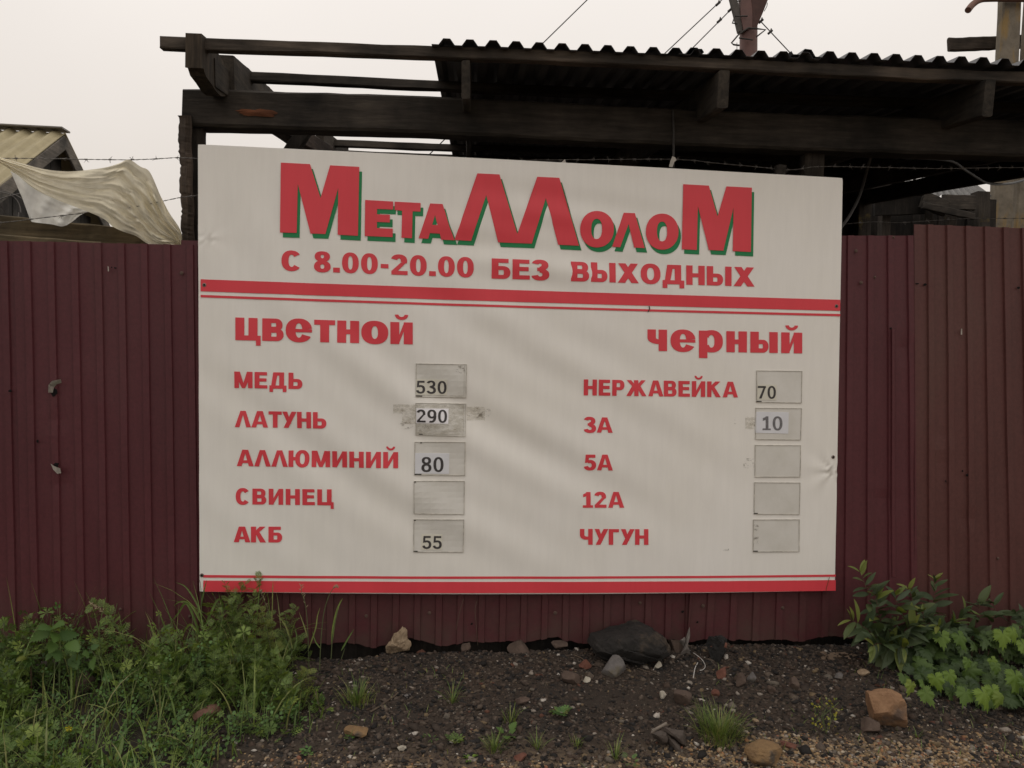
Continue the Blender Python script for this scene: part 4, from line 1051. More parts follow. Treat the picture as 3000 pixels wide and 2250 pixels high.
for (x0, y0, x1, y1, Y, h, m) in ((2560, 592, 2705, 590, 4.5, .28, W_DARK()), (2700, 580, 2770, 608, 4.4, .18, W_X()), (2760, 590, 2855, 592, 4.42, .16, W_X()), (2700, 598, 2850, 632, 4.35, .07, W_X()), (2560, 563, 2700, 566, 4.4, .06, W_X())):
    mobj("board", *beam(at(x0, y0, Y), at(x1, y1, Y), .04, h, seg=6, jit=.006, seed=x0), m, shk)
for (x, y, Y, w) in ((2872, 565, 4.6, .14), (2715, 600, 4.6, .1), (2785, 620, 4.6, .1), (2590, 600, 4.65, .1)):
    T = at(x, y, Y); Bt = T.copy(); Bt[2] = 0; mobj("post", *beam(Bt, T, w, w, up=(0, 1, 0), seg=8, seed=x, jit=.005), W_Z(), shk)
ss = at(2500, 600, 4.9)[0]; k = 0
while ss < at(2895, 600, 4.9)[0]:
    w = rp.uniform(.14, .2); top = at(2700, (522 if ss < at(2690, 600, 4.9)[0] else 575)+rp.uniform(-6, 6), 4.9)[2]
    mobj("plank", *beam((ss+w/2, 4.9+.02*(k % 2), 0), (ss+w/2, 4.9+.02*(k % 2), top), w+.012, .02, up=(0, 1, 0), seg=4, jit=.004, seed=300+k), W_DARK(), shk); ss += w; k += 1

# ------------------------------------------------------------------ FAST ACCUMULATED MESHES (gravel, weeds)
class Acc:
    def __init__(s): s.v = []; s.l = []; s.c = []; s.n = 0
    def add(s, V, faces):
        V = np.asarray(V, float); s.v.append(V)
        for f in faces: s.l.extend([i+s.n for i in f]); s.c.append(len(f))
        s.n += len(V)
    def bulk(s, Vs, F):        # Vs (k, n, 3), F (m, 3or4) array
        k, n, _ = Vs.shape; s.v.append(Vs.reshape(-1, 3))
        idx = (F[None]+(np.arange(k)*n)[:, None, None]+s.n).reshape(-1)
        s.l.append(idx) if False else s.l.extend(idx.tolist()); s.c.extend([F.shape[1]]*(k*len(F))); s.n += k*n
    def build(s, name, mat, smooth=False):
        V = np.concatenate(s.v); me = bpy.data.meshes.new(name)
        me.vertices.add(len(V)); me.vertices.foreach_set("co", V.astype(np.float32).ravel())
        me.loops.add(len(s.l)); me.loops.foreach_set("vertex_index", np.array(s.l, np.int32))
        me.polygons.add(len(s.c)); cnt = np.array(s.c, np.int32); st = np.concatenate([[0], np.cumsum(cnt)[:-1]]).astype(np.int32)
        me.polygons.foreach_set("loop_start", st); me.polygons.foreach_set("loop_total", cnt)
        if smooth: me.polygons.foreach_set("use_smooth", [True]*len(cnt))
        me.update(calc_edges=True); me.validate()
        me.materials.append(mat); o = bpy.data.objects.new(name, me); C.objects.link(o); return o
def ico():
    t = (1+5**.5)/2
    v = np.array([(-1, t, 0), (1, t, 0), (-1, -t, 0), (1, -t, 0), (0, -1, t), (0, 1, t), (0, -1, -t), (0, 1, -t), (t, 0, -1), (t, 0, 1), (-t, 0, -1), (-t, 0, 1)], float)
    v /= np.linalg.norm(v[0])
    f = np.array([(0, 11, 5), (0, 5, 1), (0, 1, 7), (0, 7, 10), (0, 10, 11), (1, 5, 9), (5, 11, 4), (11, 10, 2), (10, 7, 6), (7, 1, 8), (3, 9, 4), (3, 4, 2), (3, 2, 6), (3, 6, 8), (3, 8, 9), (4, 9, 5), (2, 4, 11), (6, 2, 10), (8, 6, 7), (9, 8, 1)])
    return v, f
ICO_V, ICO_F = ico()
def pebble_batch(P, S, flat=.55, rough=.28):
    k = len(P)
    V = np.repeat(ICO_V[None], k, 0)*(1+rng.uniform(-rough, rough, (k, 12, 1)))
    V = V*np.stack([rng.uniform(.7, 1.35, k), rng.uniform(.6, 1.1, k), flat*rng.uniform(.6, 1.3, k)], 1)[:, None, :]
    a = rng.uniform(0, 2*pi, k); b = rng.normal(0, .35, k)
    ca, sa, cb_, sb = np.cos(a), np.sin(a), np.cos(b), np.sin(b)
    x = V[..., 0]; y = V[..., 1]; z = V[..., 2]
    y2 = y*cb_[:, None]-z*sb[:, None]; z2 = y*sb[:, None]+z*cb_[:, None]
    X = x*ca[:, None]-y2*sa[:, None]; Y = x*sa[:, None]+y2*ca[:, None]
    return np.stack([X, Y, z2], -1)*S[:, None, None]+P[:, None, :]
def scatter(n, xr, yr, smin, smax, pw, dens=None):
    P = []; S = []
    while len(P) < n:
        x = rng.uniform(*xr); y = rng.uniform(*yr)
        if dens and rng.random() > dens(x, y): continue
        s = smin*(smax/smin)**(rng.random()**pw)
        P.append((x, y, gz(x, y)+.006*fbm(x, y, 24, 2, 5.)+s*rng.uniform(-.35, .2))); S.append(s)
    return np.array(P), np.array(S)
def stone_mat(name, stops, rough=.85):
    def f(t, b):
        r = isl(t); v = coords(t); n = noi(t, v, 90, 6, .7)
        col = rmp(t, r, stops, 'CONSTANT')
        col = mixrgb(t, 1.0, col, rmp(t, n, [(.3, (.6, .6, .6)), (.7, (1.25, 1.22, 1.18))]), 'MULTIPLY')
        t.links.new(col, b.inputs["Base Color"]); setb(b, Roughness=rough); b.inputs["Specular IOR Level"].default_value = .3
        bump(t, b, n, .5, .003)
    return material(name, f)
def dens_dark(x, y):
    d = .9
    d -= .75*math.exp(-((x-1.95)/.3)**2-((y+.42)/.13)**2)          # bare damp soil
    if x < .45: d -= .45
    return max(.06, d*(.55+.6*max(0, fbm(x, y, 5, 2, 3.3)+.35)))
acc = Acc()
P, S = scatter(36000, (.1, 4.2), (-1.0, .06), .0018, .0065, 1.2, dens_dark); acc.bulk(pebble_batch(P, S), ICO_F)
P, S = scatter(15000, (.1, 4.2), (-1.0, .06), .006, .014, 1.5, dens_dark); acc.bulk(pebble_batch(P, S, .6, .48), ICO_F)
P, S = scatter(1000, (.3, 4.1), (-1.0, .06), .012, .024, 1.8, dens_dark); acc.bulk(pebble_batch(P, S, .6, .48), ICO_F)
g1 = acc.build("gravel", stone_mat("cinder and rubble", [(0, (.016, .014, .013)), (.2, (.045, .034, .027)), (.42, (.07, .052, .04)), (.58, (.024, .022, .021)), (.68, (.095, .074, .058)), (.82, (.058, .04, .03)), (.9, (.12, .102, .083)), (.935, (.15, .11, .065)), (.955, (.1, .045, .03)), (.968, (.24, .21, .18)), (.99, (.42, .39, .35))])); g1['kind'] = 'stuff'
def dens_yel(x, y):
    e = -.755+.16*fbm(x, y, 2.0, 2, 1.2)
    d = sstep(e+.04, e-.1, y)*(.25+.75*sstep(1.75, 2.35, x))
    d2 = .5*math.exp(-((x-3.25)/.35)**2-((y+.72)/.05)**2)
    return min(1, d+d2*.3)*(1 if x > .35 else .15)
acc = Acc()
P, S = scatter(11000, (.2, 4.1), (-1.05, -.6), .003, .0115, 1.0, dens_yel); acc.bulk(pebble_batch(P, S, .65, .14), ICO_F)
g2 = acc.build("yellow_gravel", stone_mat("river gravel", [(0, (.20, .14, .08)), (.22, (.28, .19, .10)), (.4, (.15, .11, .075)), (.55, (.32, .24, .15)), (.7, (.2, .17, .14)), (.82, (.27, .14, .07)), (.9, (.40, .34, .26)), (.96, (.22, .1, .06))]), smooth=True); g2['kind'] = 'stuff'

# ------------------------------------------------------------------ ROCKS one can point to
def rock_mat(name, c1, c2, patch=None, sc=9):
    def f(t, b):
        v = coords(t); n = noi(t, v, sc, 8, .7); n2 = noi(t, v, sc*5, 6, .75)
        c = mixrgb(t, .45, rmp(t, n, [(.35, c1), (.65, c2)]), rmp(t, n2, [(.3, c1), (.7, c2)]))
        if patch: c = mixrgb(t, rmp(t, noi(t, v, sc*.6, 4), [(.56, (0, 0, 0)), (.64, (1, 1, 1))]), c, patch)
        t.links.new(c, b.inputs["Base Color"]); setb(b, Roughness=.9); b.inputs["Specular IOR Level"].default_value = .3; bump(t, b, n2, .7, .006)
    return material(name, f)
def rock(name, x, y, w, h, label, mat, cat="stone", dp=None, seed=0, sub=3, rough=.25, cuts=7, Ypix=None, boxy=0.0, tilt=0.0, sink=.15):
    """x, y: photo pixel of the stone's foot centre; w, h its size in pixels."""
    d = ray(x, y); Y = -.1
    for _ in range(12):
        P = at(x, y, Y); g = gz(P[0], P[1]); Y += (P[2]-g)*-(1.0/abs(d[2]/d[1])) * -1 if False else 0
        # march down the ray to the ground
        break
    lo, hi = 1.5, 6.0
    for _ in range(50):
        m = (lo+hi)/2; P = CAM+d*m
        if P[2] > gz(P[0], P[1]): lo = m
        else: hi = m
    P = CAM+d*lo
    if Ypix is not None: P = np.array([at(x, y, Ypix)[0], Ypix, gz(at(x, y, Ypix)[0], Ypix)])
    k = lo/FPX; W = w*k; H = h*k; D = (dp or .8)*W; r = random.Random(seed)
    bm = bmesh.new(); bmesh.ops.create_icosphere(bm, subdivisions=sub, radius=1)
    planes = [(Vector((r.gauss(0, 1), r.gauss(0, 1), r.gauss(0, .9))).normalized(), r.uniform(.42, .82)) for _ in range(cuts+4)]
    off = Vector((r.uniform(0, 50), 0, 0))
    for v in bm.verts:
        if boxy:
            m = max(abs(v.co.x), abs(v.co.y), abs(v.co.z)); v.co = v.co.lerp(v.co/m*.8, boxy)
        for n_, dd in planes:
            q = v.co.dot(n_)
            if q > dd: v.co -= n_*(q-dd)*.985
        v.co *= 1+rough*.35*mn.noise(v.co*1.4+off)+rough*.2*mn.noise(v.co*4+off)+rough*.1*mn.noise(v.co*10+off)
    ext = [max(v.co[i] for v in bm.verts)-min(v.co[i] for v in bm.verts) for i in range(3)]
    mid = [(max(v.co[i] for v in bm.verts)+min(v.co[i] for v in bm.verts))/2 for i in range(3)]
    ct, st = cos(tilt), sin(tilt)
    for v in bm.verts:
        a = (v.co.x-mid[0])/ext[0]*W; b = (v.co.y-mid[1])/ext[1]*D; c = (v.co.z-mid[2])/ext[2]*H*(1+sink)
        v.co = Vector((a*ct-c*st, b, a*st+c*ct))
    me = bpy.data.meshes.new(name); bm.to_mesh(me); bm.free(); me.materials.append(mat)
    o = bpy.data.objects.new(name, me); C.objects.link(o)
    o.location = (P[0], P[1]+D*.35, P[2]+H*(.5-sink*.5)); tag(o, label, cat, None)
    if sub > 3: me.polygons.foreach_set("use_smooth", [False]*len(me.polygons))
    return o
R_DARK = rock_mat("dark slaty rock", (.006, .006, .0055), (.034, .03, .027), (.055, .042, .031), 13)
R_GREY = rock_mat("grey stone", (.085, .078, .075), (.17, .155, .145), (.1, .085, .06))
R_TAN = rock_mat("tan crumbly stone", (.17, .115, .065), (.38, .29, .2), None, 12)
R_BROWN = rock_mat("brown stone", (.06, .042, .033), (.12, .085, .066))
R_BRICK = rock_mat("brick red clay", (.09, .034, .024), (.18, .08, .055))
R_ORANGE = rock_mat("orange sandstone", (.16, .085, .045), (.3, .18, .1), (.11, .075, .055), 8)
R_OCHRE = rock_mat("ochre stone", (.12, .075, .04), (.27, .17, .08), (.08, .065, .05), 12)
R_PALE = rock_mat("pale stone", (.28, .25, .2), (.5, .46, .38))
R_BLACK = rock_mat("black clinker", (.009, .009, .009), (.03, .028, .026), None, 20)
# boulder against the fence, outline as in the photograph
def boulder():
    pts = [(1708, 1893), (1716, 1872), (1740, 1866), (1790, 1849), (1830, 1839), (1862, 1828), (1885, 1826), (1908, 1834), (1935, 1848), (1955, 1866), (1959, 1890), (1955, 1925), (1948, 1944), (1915, 1940), (1870, 1938), (1820, 1930), (1760, 1927), (1716, 1922)]
    Yb = -.09; c = np.mean([at(x, y, Yb) for x, y in pts], 0); V = []; n = len(pts)
    rings = [(1.0, 0.0), (.97, -.045), (.86, -.085), (.6, -.12), (.3, -.135), (.0, -.14)]
    for s, o in rings[:-1]:
        for (x, y) in pts:
            P = at(x, y, Yb); q = c+(P-c)*s; V.append(q+np.array([0, o, 0]))
    V.append(c+np.array([0, -.14, 0])); back = []
    for (x, y) in pts: P = at(x, y, Yb); q = c+(P-c)*.8; V.append(q+np.array([0, .1, 0]))
    Fs = []
    for k in range(len(rings)-2):
        for i in range(n): a = k*n+i; b = k*n+(i+1) % n; Fs.append((a, a+n, b+n, b))
    a = (len(rings)-2)*n; C0 = (len(rings)-1)*n
    for i in range(n): Fs.append((a+i, C0, a+(i+1) % n))
    for i in range(n): Fs.append((i, (i+1) % n, C0+1+(i+1) % n, C0+1+i))
    Fs.append(tuple(C0+1+i for i in range(n)))
    o = mobj("boulder", V, Fs, R_DARK, loc=c)
    bm = bmesh.new(); bm.from_mesh(o.data); bmesh.ops.recalc_face_normals(bm, faces=bm.faces)
    bmesh.ops.triangulate(bm, faces=bm.faces); bmesh.ops.subdivide_edges(bm, edges=bm.edges, cuts=3, use_grid_fill=True)
    for v in bm.verts:
        p = v.co*9
        n1 = mn.noise(p)+.5*mn.noise(p*2.3)+.25*mn.noise(p*5); cl = mn.cell(Vector((p.x*.7, p.y*.7, p.z*1.6)))
        v.co += v.co.normalized()*(n1*.011+(cl-.5)*.006)
    ex = [max(abs(v.co[i]) for v in bm.verts) for i in range(3)]; rq = random.Random(8)
    for _ in range(34):
        n_ = Vector((rq.gauss(0, 1), -abs(rq.gauss(0, 1.2)), rq.gauss(0, 1))).normalized(); dd = rq.uniform(.82, 1.1)
        for v in bm.verts:
            q = v.co.x/ex[0]*n_.x+v.co.y/ex[1]*n_.y+v.co.z/ex[2]*n_.z
            if q > dd: k_ = (q-dd)*.9; v.co.x -= n_.x*k_*ex[0]; v.co.y -= n_.y*k_*ex[1]; v.co.z -= n_.z*k_*ex[2]
    for v in bm.verts:
        p = v.co*26; v.co += v.co.normalized()*(.0055*(abs(mn.noise(p))+.5*abs(mn.noise(p*2.2)))-.002)
        st_ = v.co.z+.35*v.co.x; v.co.y -= .010*((st_*22) % 1.0)
    bm.to_mesh(o.data); bm.free(); tag(o, "large dark slaty boulder lying against the fence below the sign", "boulder"); return o
boulder()
rock("rock", 1166, 1928, 66, 68, "tan crumbly rock standing at the fence foot left of the boulder", R_TAN, "rock", seed=4, sub=4, rough=.9, cuts=4, Ypix=-.03, sink=.05)
rock("rock", 1803, 1985, 74, 56, "light grey angular rock in front of the dark boulder", R_GREY, "rock", seed=7, sub=3, rough=.12, cuts=9)
rock("rock", 2612, 2138, 112, 102, "large orange blocky stone standing alone on the right", R_ORANGE, "rock", seed=12, sub=4, rough=.35, cuts=0, boxy=.55, dp=.8)
rock("rock", 2560, 2150, 60, 40, "brown lump leaning on the left foot of the orange stone", R_BROWN, seed=13, sub=3)
rock("rock", 2252, 2248, 112, 60, "rounded ochre stone at the bottom edge beside the grass tuft", R_OCHRE, "rock", seed=15, sub=4, rough=.3, cuts=-1)
rock("rock", 2106, 1960, 64, 76, "black clinker block topped with brick red beside the boulder", R_BLACK, "rock", seed=16, sub=4, rough=.7, Ypix=-.13)
rock("rock", 2106, 1906, 50, 22, "brick red cap lying on the black clinker block", R_BRICK, "brick", seed=17, sub=3, Ypix=-.11).location.z += .055
rock("rock", 1985, 1905, 42, 36, "brown stone just right of the boulder at the fence", R_BROWN, seed=18, Ypix=-.03)
rock("rock", 1040, 2165, 72, 26, "flat yellowish stone at the right border of the weeds", R_OCHRE, seed=19, rough=.15)
rock("rock", 1676, 2008, 60, 36, "brown flat stone below the middle of the sign", R_BROWN, seed=20)
rock("rock", 2000, 2068, 64, 44, "long brown stone sloping down right of centre", R_BROWN, seed=21, dp=.6, tilt=-.5)
rock("rock", 1503, 1964, 22, 18, "small orange-yellow pebble stone in the upper rubble", R_OCHRE, seed=22)
rock("rock", 1229, 1973, 26, 22, "small brick fragment right of the tan crumbly rock", R_BRICK, "brick", seed=23, boxy=.5)
rock("rock", 1236, 2004, 34, 28, "small speckled whitish stone below the brick fragment", R_PALE, seed=24)
rock("rock", 1716, 1934, 36, 30, "orange-red brick fragment at the boulder's left end", R_BRICK, "brick", seed=25, Ypix=-.2)
rock("rock", 1525, 2232, 40, 20, "orange brick chip at the bottom centre", R_BRICK, "brick", seed=26)
rock("rock", 2118, 1990, 34, 30, "dark red brick fragment below the black clinker block", R_BRICK, "brick", seed=27, boxy=.4)
rock("rock", 2174, 2012, 34, 38, "square brown stone right of the dark red brick fragment", R_BROWN, seed=28, boxy=.6)
rock("rock", 2204, 2000, 28, 30, "grey-brown stone touching the square brown one", R_GREY, seed=29)
rock("rock", 2098, 2044, 26, 22, "pinkish brick bit above the grass tuft", R_BRICK, seed=30)
rock("rock", 2262, 2032, 24, 22, "round tan cobble in the rubble right of centre", R_BROWN, seed=31, rough=.1)
rock("rock", 2332, 2022, 34, 32, "dark brown cobble left of the orange stone", R_BROWN, seed=32)
rock("rock", 2463, 1990, 28, 16, "flat light grey chip near the leafy shrub", R_GREY, seed=33)
rock("rock", 2535, 1984, 38, 20, "low tan stone just left of the leafy shrub's foot", R_TAN, seed=34)
rock("rock", 2790, 2030, 30, 30, "round grey stone under the lime-green vine leaves", R_GREY, seed=35, rough=.1)
rock("rock", 2802, 2056, 20, 18, "small brown stone under the grey one by the vine", R_BROWN, seed=36)
rock("rock", 2812, 1972, 40, 30, "pinkish flat stone among the vine leaves", R_TAN, seed=37)
rock("rock", 1522, 1905, 60, 26, "low brown stone half under the fence at centre", R_BROWN, seed=38, Ypix=.0)
rock("rock", 1365, 1906, 26, 22, "brown cube-like stone at the fence foot left of centre", R_BROWN, seed=39, Ypix=-.0, boxy=.5)
rock("rock", 1640, 1905, 44, 22, "brown slab stone at the fence foot near the boulder", R_BROWN, seed=40, Ypix=.0)
rock("rock", 1532, 2068, 44, 22, "flat reddish-brown stone in the middle of the bare ground", R_BROWN, seed=41)
rock("rock", 1930, 1962, 24, 26, "pale squarish stone below the boulder's right end", R_PALE, seed=42, boxy=.4)
rock("rock", 1944, 2048, 20, 22, "white-flecked stone on the dark soil right of centre", R_PALE, seed=43)
rock("rock", 1720, 2000, 22, 16, "white quartz pebble left below the grey angular rock", R_PALE, seed=44)
rock("rock", 1193, 2047, 22, 12, "small smooth grey pebble left of centre", R_GREY, seed=45)
rock("rock", 1450, 1958, 72, 26, "flat dark slate slab lying under the sign's middle", R_DARK, seed=46)
rock("rock", 2320, 2195, 74, 14, "thin dark red roof tile shard beside the yellow flowered plant", R_BRICK, "tile shard", seed=47, dp=.3, tilt=-.3)
rock("rock", 1176, 2200, 28, 12, "pale flat pebble at the lower left of the bare ground", R_PALE, seed=48)
rock("rock", 2215, 2120, 18, 14, "small tan pebble right beside the grass tuft", R_TAN, seed=49)
rock("rock", 600, 2125, 80, 48, "brown stone lying hidden among the weeds", rock_mat("rusty brown stone", (.1, .05, .035), (.17, .09, .065)), seed=50)
rock("rock", 240, 2030, 60, 60, "reddish brown stone deep in the weeds at left", R_BROWN, seed=51)

# crumpled rag of rubber and cloth
def ground_hit(x, y):
    d = ray(x, y); lo, hi = 1.5, 6.0
    for _ in range(50):
        m = (lo+hi)/2; P = CAM+d*m
        if P[2] > gz(P[0], P[1]): lo = m
        else: hi = m
    return CAM+d*lo
def outline_solid(pts, Yc, th, seed, bulge=.02, cuts=2):
    V = [at(x, y, Yc) for x, y in pts]; n = len(V); c = np.mean(V, 0)
    W = [c+(p-c)*.55+np.array([0, -bulge, .006]) for p in V]
    Bk = [p+np.array([0, th, -.01]) for p in V]
    V = V+W+[c+np.array([0, -bulge*1.2, .008])]+Bk; Fs = []
    for i in range(n):
        j = (i+1) % n; Fs += [(i, j, n+j, n+i), (n+i, n+j, 2*n), (j, i, 2*n+1+i, 2*n+1+j)]
    Fs.append(tuple(2*n+1+i for i in range(n)))
    return V, Fs
hr = ground_hit(1975, 2190)
rag = thing("crumpled_rag", "crumpled grey-brown rubber rag lying left of the grass tuft", "rag", hr)
M_RAG = plain("grey brown rubber", (.075, .06, .05), .75, .35, 30, .4)
Vr, Fr = outline_solid([(1948, 2130), (1975, 2136), (2003, 2140), (2010, 2160), (2012, 2190), (2000, 2186), (1985, 2176), (1972, 2162), (1960, 2150), (1946, 2142)], hr[1]+.02, .02, 1, .03)
mobj("flap", Vr, Fr, M_RAG, rag)
Vr, Fr = outline_solid([(1958, 2160), (1975, 2166), (1990, 2180), (1998, 2200), (2000, 2216), (1988, 2216), (1975, 2208), (1966, 2192), (1960, 2176)], hr[1]-.0, .02, 2, .025)
mobj("flap", Vr, Fr, M_RAG, rag)
Vr, Fr = outline_solid([(1912, 2148), (1935, 2140), (1952, 2146), (1962, 2165), (1958, 2182), (1940, 2182), (1930, 2168), (1918, 2158)], hr[1]+.01, .02, 3, .02)
mobj("flap", Vr, Fr, M_RAG, rag)
mobj("cuff", *tube(smooth_path([at(1910, 2146, hr[1]-.02), at(1922, 2136, hr[1]-.025), at(1940, 2126, hr[1]-.02), at(1952, 2119, hr[1]-.01)], 4), .0055, 7), plain("pale rubber cuff", (.16, .135, .11), .7, .3), rag)
# splinter of grey bark standing at the fence and pale string
hs2 = ground_hit(2012, 1915)
sp = thing("bark_splinter", "upright grey splintered bark shard against the fence right of the boulder", "bark", at(2010, 1915, -.05))
mobj("shard", *outline_solid([(2021, 1836), (2022, 1862), (2016, 1882), (2014, 1900), (2024, 1918), (2010, 1912), (2002, 1918), (1990, 1920), (1998, 1908), (2008, 1888), (2012, 1862)], -.06, .012, 5, .012), plain("grey bark", (.17, .15, .135), .9, .3, 40), sp)
mobj("shard", *outline_solid([(1992, 1876), (2006, 1866), (2010, 1876), (2004, 1892), (2000, 1884)], -.05, .01, 6, .008), plain("grey bark", (.17, .15, .135), .9, .3, 40), sp)
def cordlike(name, pts, r, mat, label, cat, lift=.006, n=5):
    P = []
    for x, y in pts:
        g = ground_hit(x, y); P.append(g+np.array([0, 0, lift]))
    P = smooth_path(P, 5); return tag(mobj(name, *tube(P, r, n), mat, loc=P[0]), label, cat)
M_STR = plain("white string", (.5, .48, .45), .8, .15)
cordlike("string", [(2031, 1916), (2045, 1926), (2058, 1938), (2066, 1955), (2060, 1965), (2050, 1968)], .0016, M_STR, "thin white string curling below the bark shard, upper piece", "string")
cordlike("string", [(2044, 1945), (2036, 1962), (2031, 1990)], .002, M_STR, "short straight white string piece pointing down below the boulder", "string")
M_TWIG = wood("twig wood", 0, (.08, .06, .045), (.2, .16, .12))
cordlike("twig", [(1085, 2090), (1110, 2075), (1130, 2060), (1150, 2048), (1166, 2034)], .0035, M_TWIG, "brown twig lying diagonally right of the weeds", "twig")
cordlike("twig", [(1680, 1922), (1700, 1930), (1728, 1948)], .0018, M_TWIG, "thin pale twig left of the boulder", "twig")
cordlike("twig", [(1372, 1945), (1378, 1962), (1383, 1980)], .002, M_TWIG, "short upright twig in the rubble left of centre", "twig")
cordlike("twig", [(1450, 1985), (1468, 1982), (1482, 1980)], .002, M_TWIG, "short pale twig lying below the slate slab", "twig")
cordlike("dry_stalk", [(1870, 1962), (1900, 1972), (1925, 1980)], .0013, M_TWIG, "dry straw below the boulder", "stalk")
cordlike("dry_stalk", [(2740, 2170), (2800, 2200), (2900, 2215), (3005, 2240)], .0012, M_TWIG, "long dry straw at the lower right corner", "stalk")
cordlike("dry_stalk", [(2880, 2100), (2940, 2122), (3010, 2150)], .0015, M_TWIG, "straight dry stem lying at the right edge under the vine", "stalk")
# dry leaf litter by the shrub
litter = Acc()
for k in range(60):
    x, y = random.uniform(2400, 2500), random.uniform(1890, 1935); p = ground_hit(x, y); a = random.uniform(0, 6.28); L = random.uniform(.012, .03)
    d = np.array([cos(a), sin(a), 0]); s_ = np.array([-sin(a), cos(a), .3]); w = L*.25
    litter.add([p+d*L+np.array([0, 0, .006]), p+s_*w+np.array([0, 0, .012]), p-d*L+np.array([0, 0, .005]), p-s_*w+np.array([0, 0, .003])], [(0, 1, 2, 3)])
lo_ = litter.build("leaf_litter", plain("dead leaves", (.14, .1, .07), .9, .4, 30)); lo_['kind'] = 'stuff'

# ------------------------------------------------------------------ PLANTS
def leaf_mat(name, cols, rough=.55, trans=.25):
    def f(t, b):
        r = isl(t); oi = nd(t, "ShaderNodeObjectInfo")
        ad = nd(t, "ShaderNodeMath", operation='ADD'); t.links.new(r, ad.inputs[0]); t.links.new(oi.outputs["Random"], ad.inputs[1])
        fr = nd(t, "ShaderNodeMath", operation='FRACT'); t.links.new(ad.outputs[0], fr.inputs[0])
        n = len(cols); col = rmp(t, fr.outputs[0], [(i/(n-1), c) for i, c in enumerate(cols)])
        v = coords(t); nn = noi(t, v, 60, 4, .6)
        col = mixrgb(t, 1.0, col, rmp(t, nn, [(.3, (.72, .75, .7)), (.7, (1.2, 1.18, 1.1))]), 'MULTIPLY')
        t.links.new(col, b.inputs["Base Color"]); setb(b, Roughness=rough); b.inputs["Specular IOR Level"].default_value = .35
        tl = nd(t, "ShaderNodeBsdfTranslucent"); t.links.new(mixrgb(t, 1.0, col, (1.25, 1.3, .6), 'MULTIPLY'), tl.inputs[0])
        mx = nd(t, "ShaderNodeMixShader"); mx.inputs[0].default_value = trans
        t.links.new(b.outputs[0], mx.inputs[1]); t.links.new(tl.outputs[0], mx.inputs[2]); t.links.new(mx.outputs[0], t.nodes["Material Output"].inputs[0])
    return material(name, f)
L_WEED = leaf_mat("weed green", [(.06, .11, .03), (.11, .175, .04), (.165, .235, .05), (.08, .135, .045), (.22, .28, .06), (.05, .09, .035)])
L_GRASS = leaf_mat("grass green", [(.09, .14, .035), (.14, .21, .045), (.08, .13, .04), (.19, .25, .06), (.24, .23, .1), (.11, .17, .045)], .5)
L_CLOVER = leaf_mat("clover green", [(.08, .16, .055), (.14, .24, .075), (.09, .18, .055)])
L_NETTLE = leaf_mat("nettle green", [(.06, .12, .03), (.09, .16, .035), (.07, .13, .04)])
L_MUG = leaf_mat("mugwort green", [(.1, .15, .05), (.15, .22, .06), (.19, .26, .065)])
L_SHRUB = leaf_mat("shrub green", [(.05, .075, .04), (.07, .1, .045), (.06, .085, .045), (.09, .12, .045)], .5, .18)
L_SHOOT = leaf_mat("young shoot green", [(.14, .18, .045), (.19, .21, .05), (.11, .15, .04)])
L_VINE = leaf_mat("vine green", [(.045, .078, .028), (.065, .105, .03), (.04, .066, .028), (.085, .14, .032)])
L_LIME = leaf_mat("lime vine green", [(.13, .21, .03), (.18, .27, .04), (.09, .16, .03), (.2, .26, .045)], .5, .35)
L_YEL = leaf_mat("yellow leaf", [(.35, .3, .04), (.25, .28, .04), (.4, .32, .06)])
M_STEM = plain("green stem", (.09, .11, .045), .7, .3, 60)
M_STEMR = plain("reddish stem", (.10, .055, .04), .7, .3, 60)
M_FLY = plain("yellow petals", (.75, .6, .03), .5, .1)
M_FLW = plain("white petals", (.7, .68, .66), .6, .05)
M_SEED = plain("seed heads", (.3, .24, .15), .8, .3)

# leaf templates: base at origin, tip along +y, face up +z
def t_lance(w=.16, n=6, fold=.06, droop=.25, serr=0.0):
    V = []; Fs = []
    for i in range(n+1):
        u = i/n; hw = w*sin(pi*min(1, u*.96+.02))**.8*(1-.25*u); z = -droop*u*u*.5
        if serr and 0 < i < n: hw *= 1+(serr if i % 2 else -serr)
        if i in (0, n): hw = .008
        V += [(-hw, u-(serr*.05 if i % 2 else 0), z+fold*hw/w), (0, u, z), (hw, u-(serr*.05 if i % 2 else 0), z+fold*hw/w)]
    for i in range(n):
        a = i*3; Fs += [(a, a+1, a+4, a+3), (a+1, a+2, a+5, a+4)]
    return np.array(V), Fs
def t_ovate(teeth=9, w=.36, droop=.35, lobes=0.0):
    """Toothed leaf outline fanned from the midrib."""
    n = teeth*2; L, Rr, Mid = [], [], []
    V = []; Fs = []
    for i in range(n+1):
        u = i/n; base = w*(sin(pi*u**.72)**.85) if 0 < i < n else .004
        if lobes: base *= 1+lobes*cos(2*pi*3*u)
        if 0 < i < n: base *= (1.2 if i % 2 else .74)
        z = -droop*u*u*.5; yy = u+(.05 if i % 2 else -.02)*(0 < i < n)
        V += [(-base, yy, z+.12*base), (0, u, z), (base, yy, z+.12*base)]
    for i in range(n): a = i*3; Fs += [(a, a+1, a+4, a+3), (a+1, a+2, a+5, a+4)]
    return np.array(V), Fs
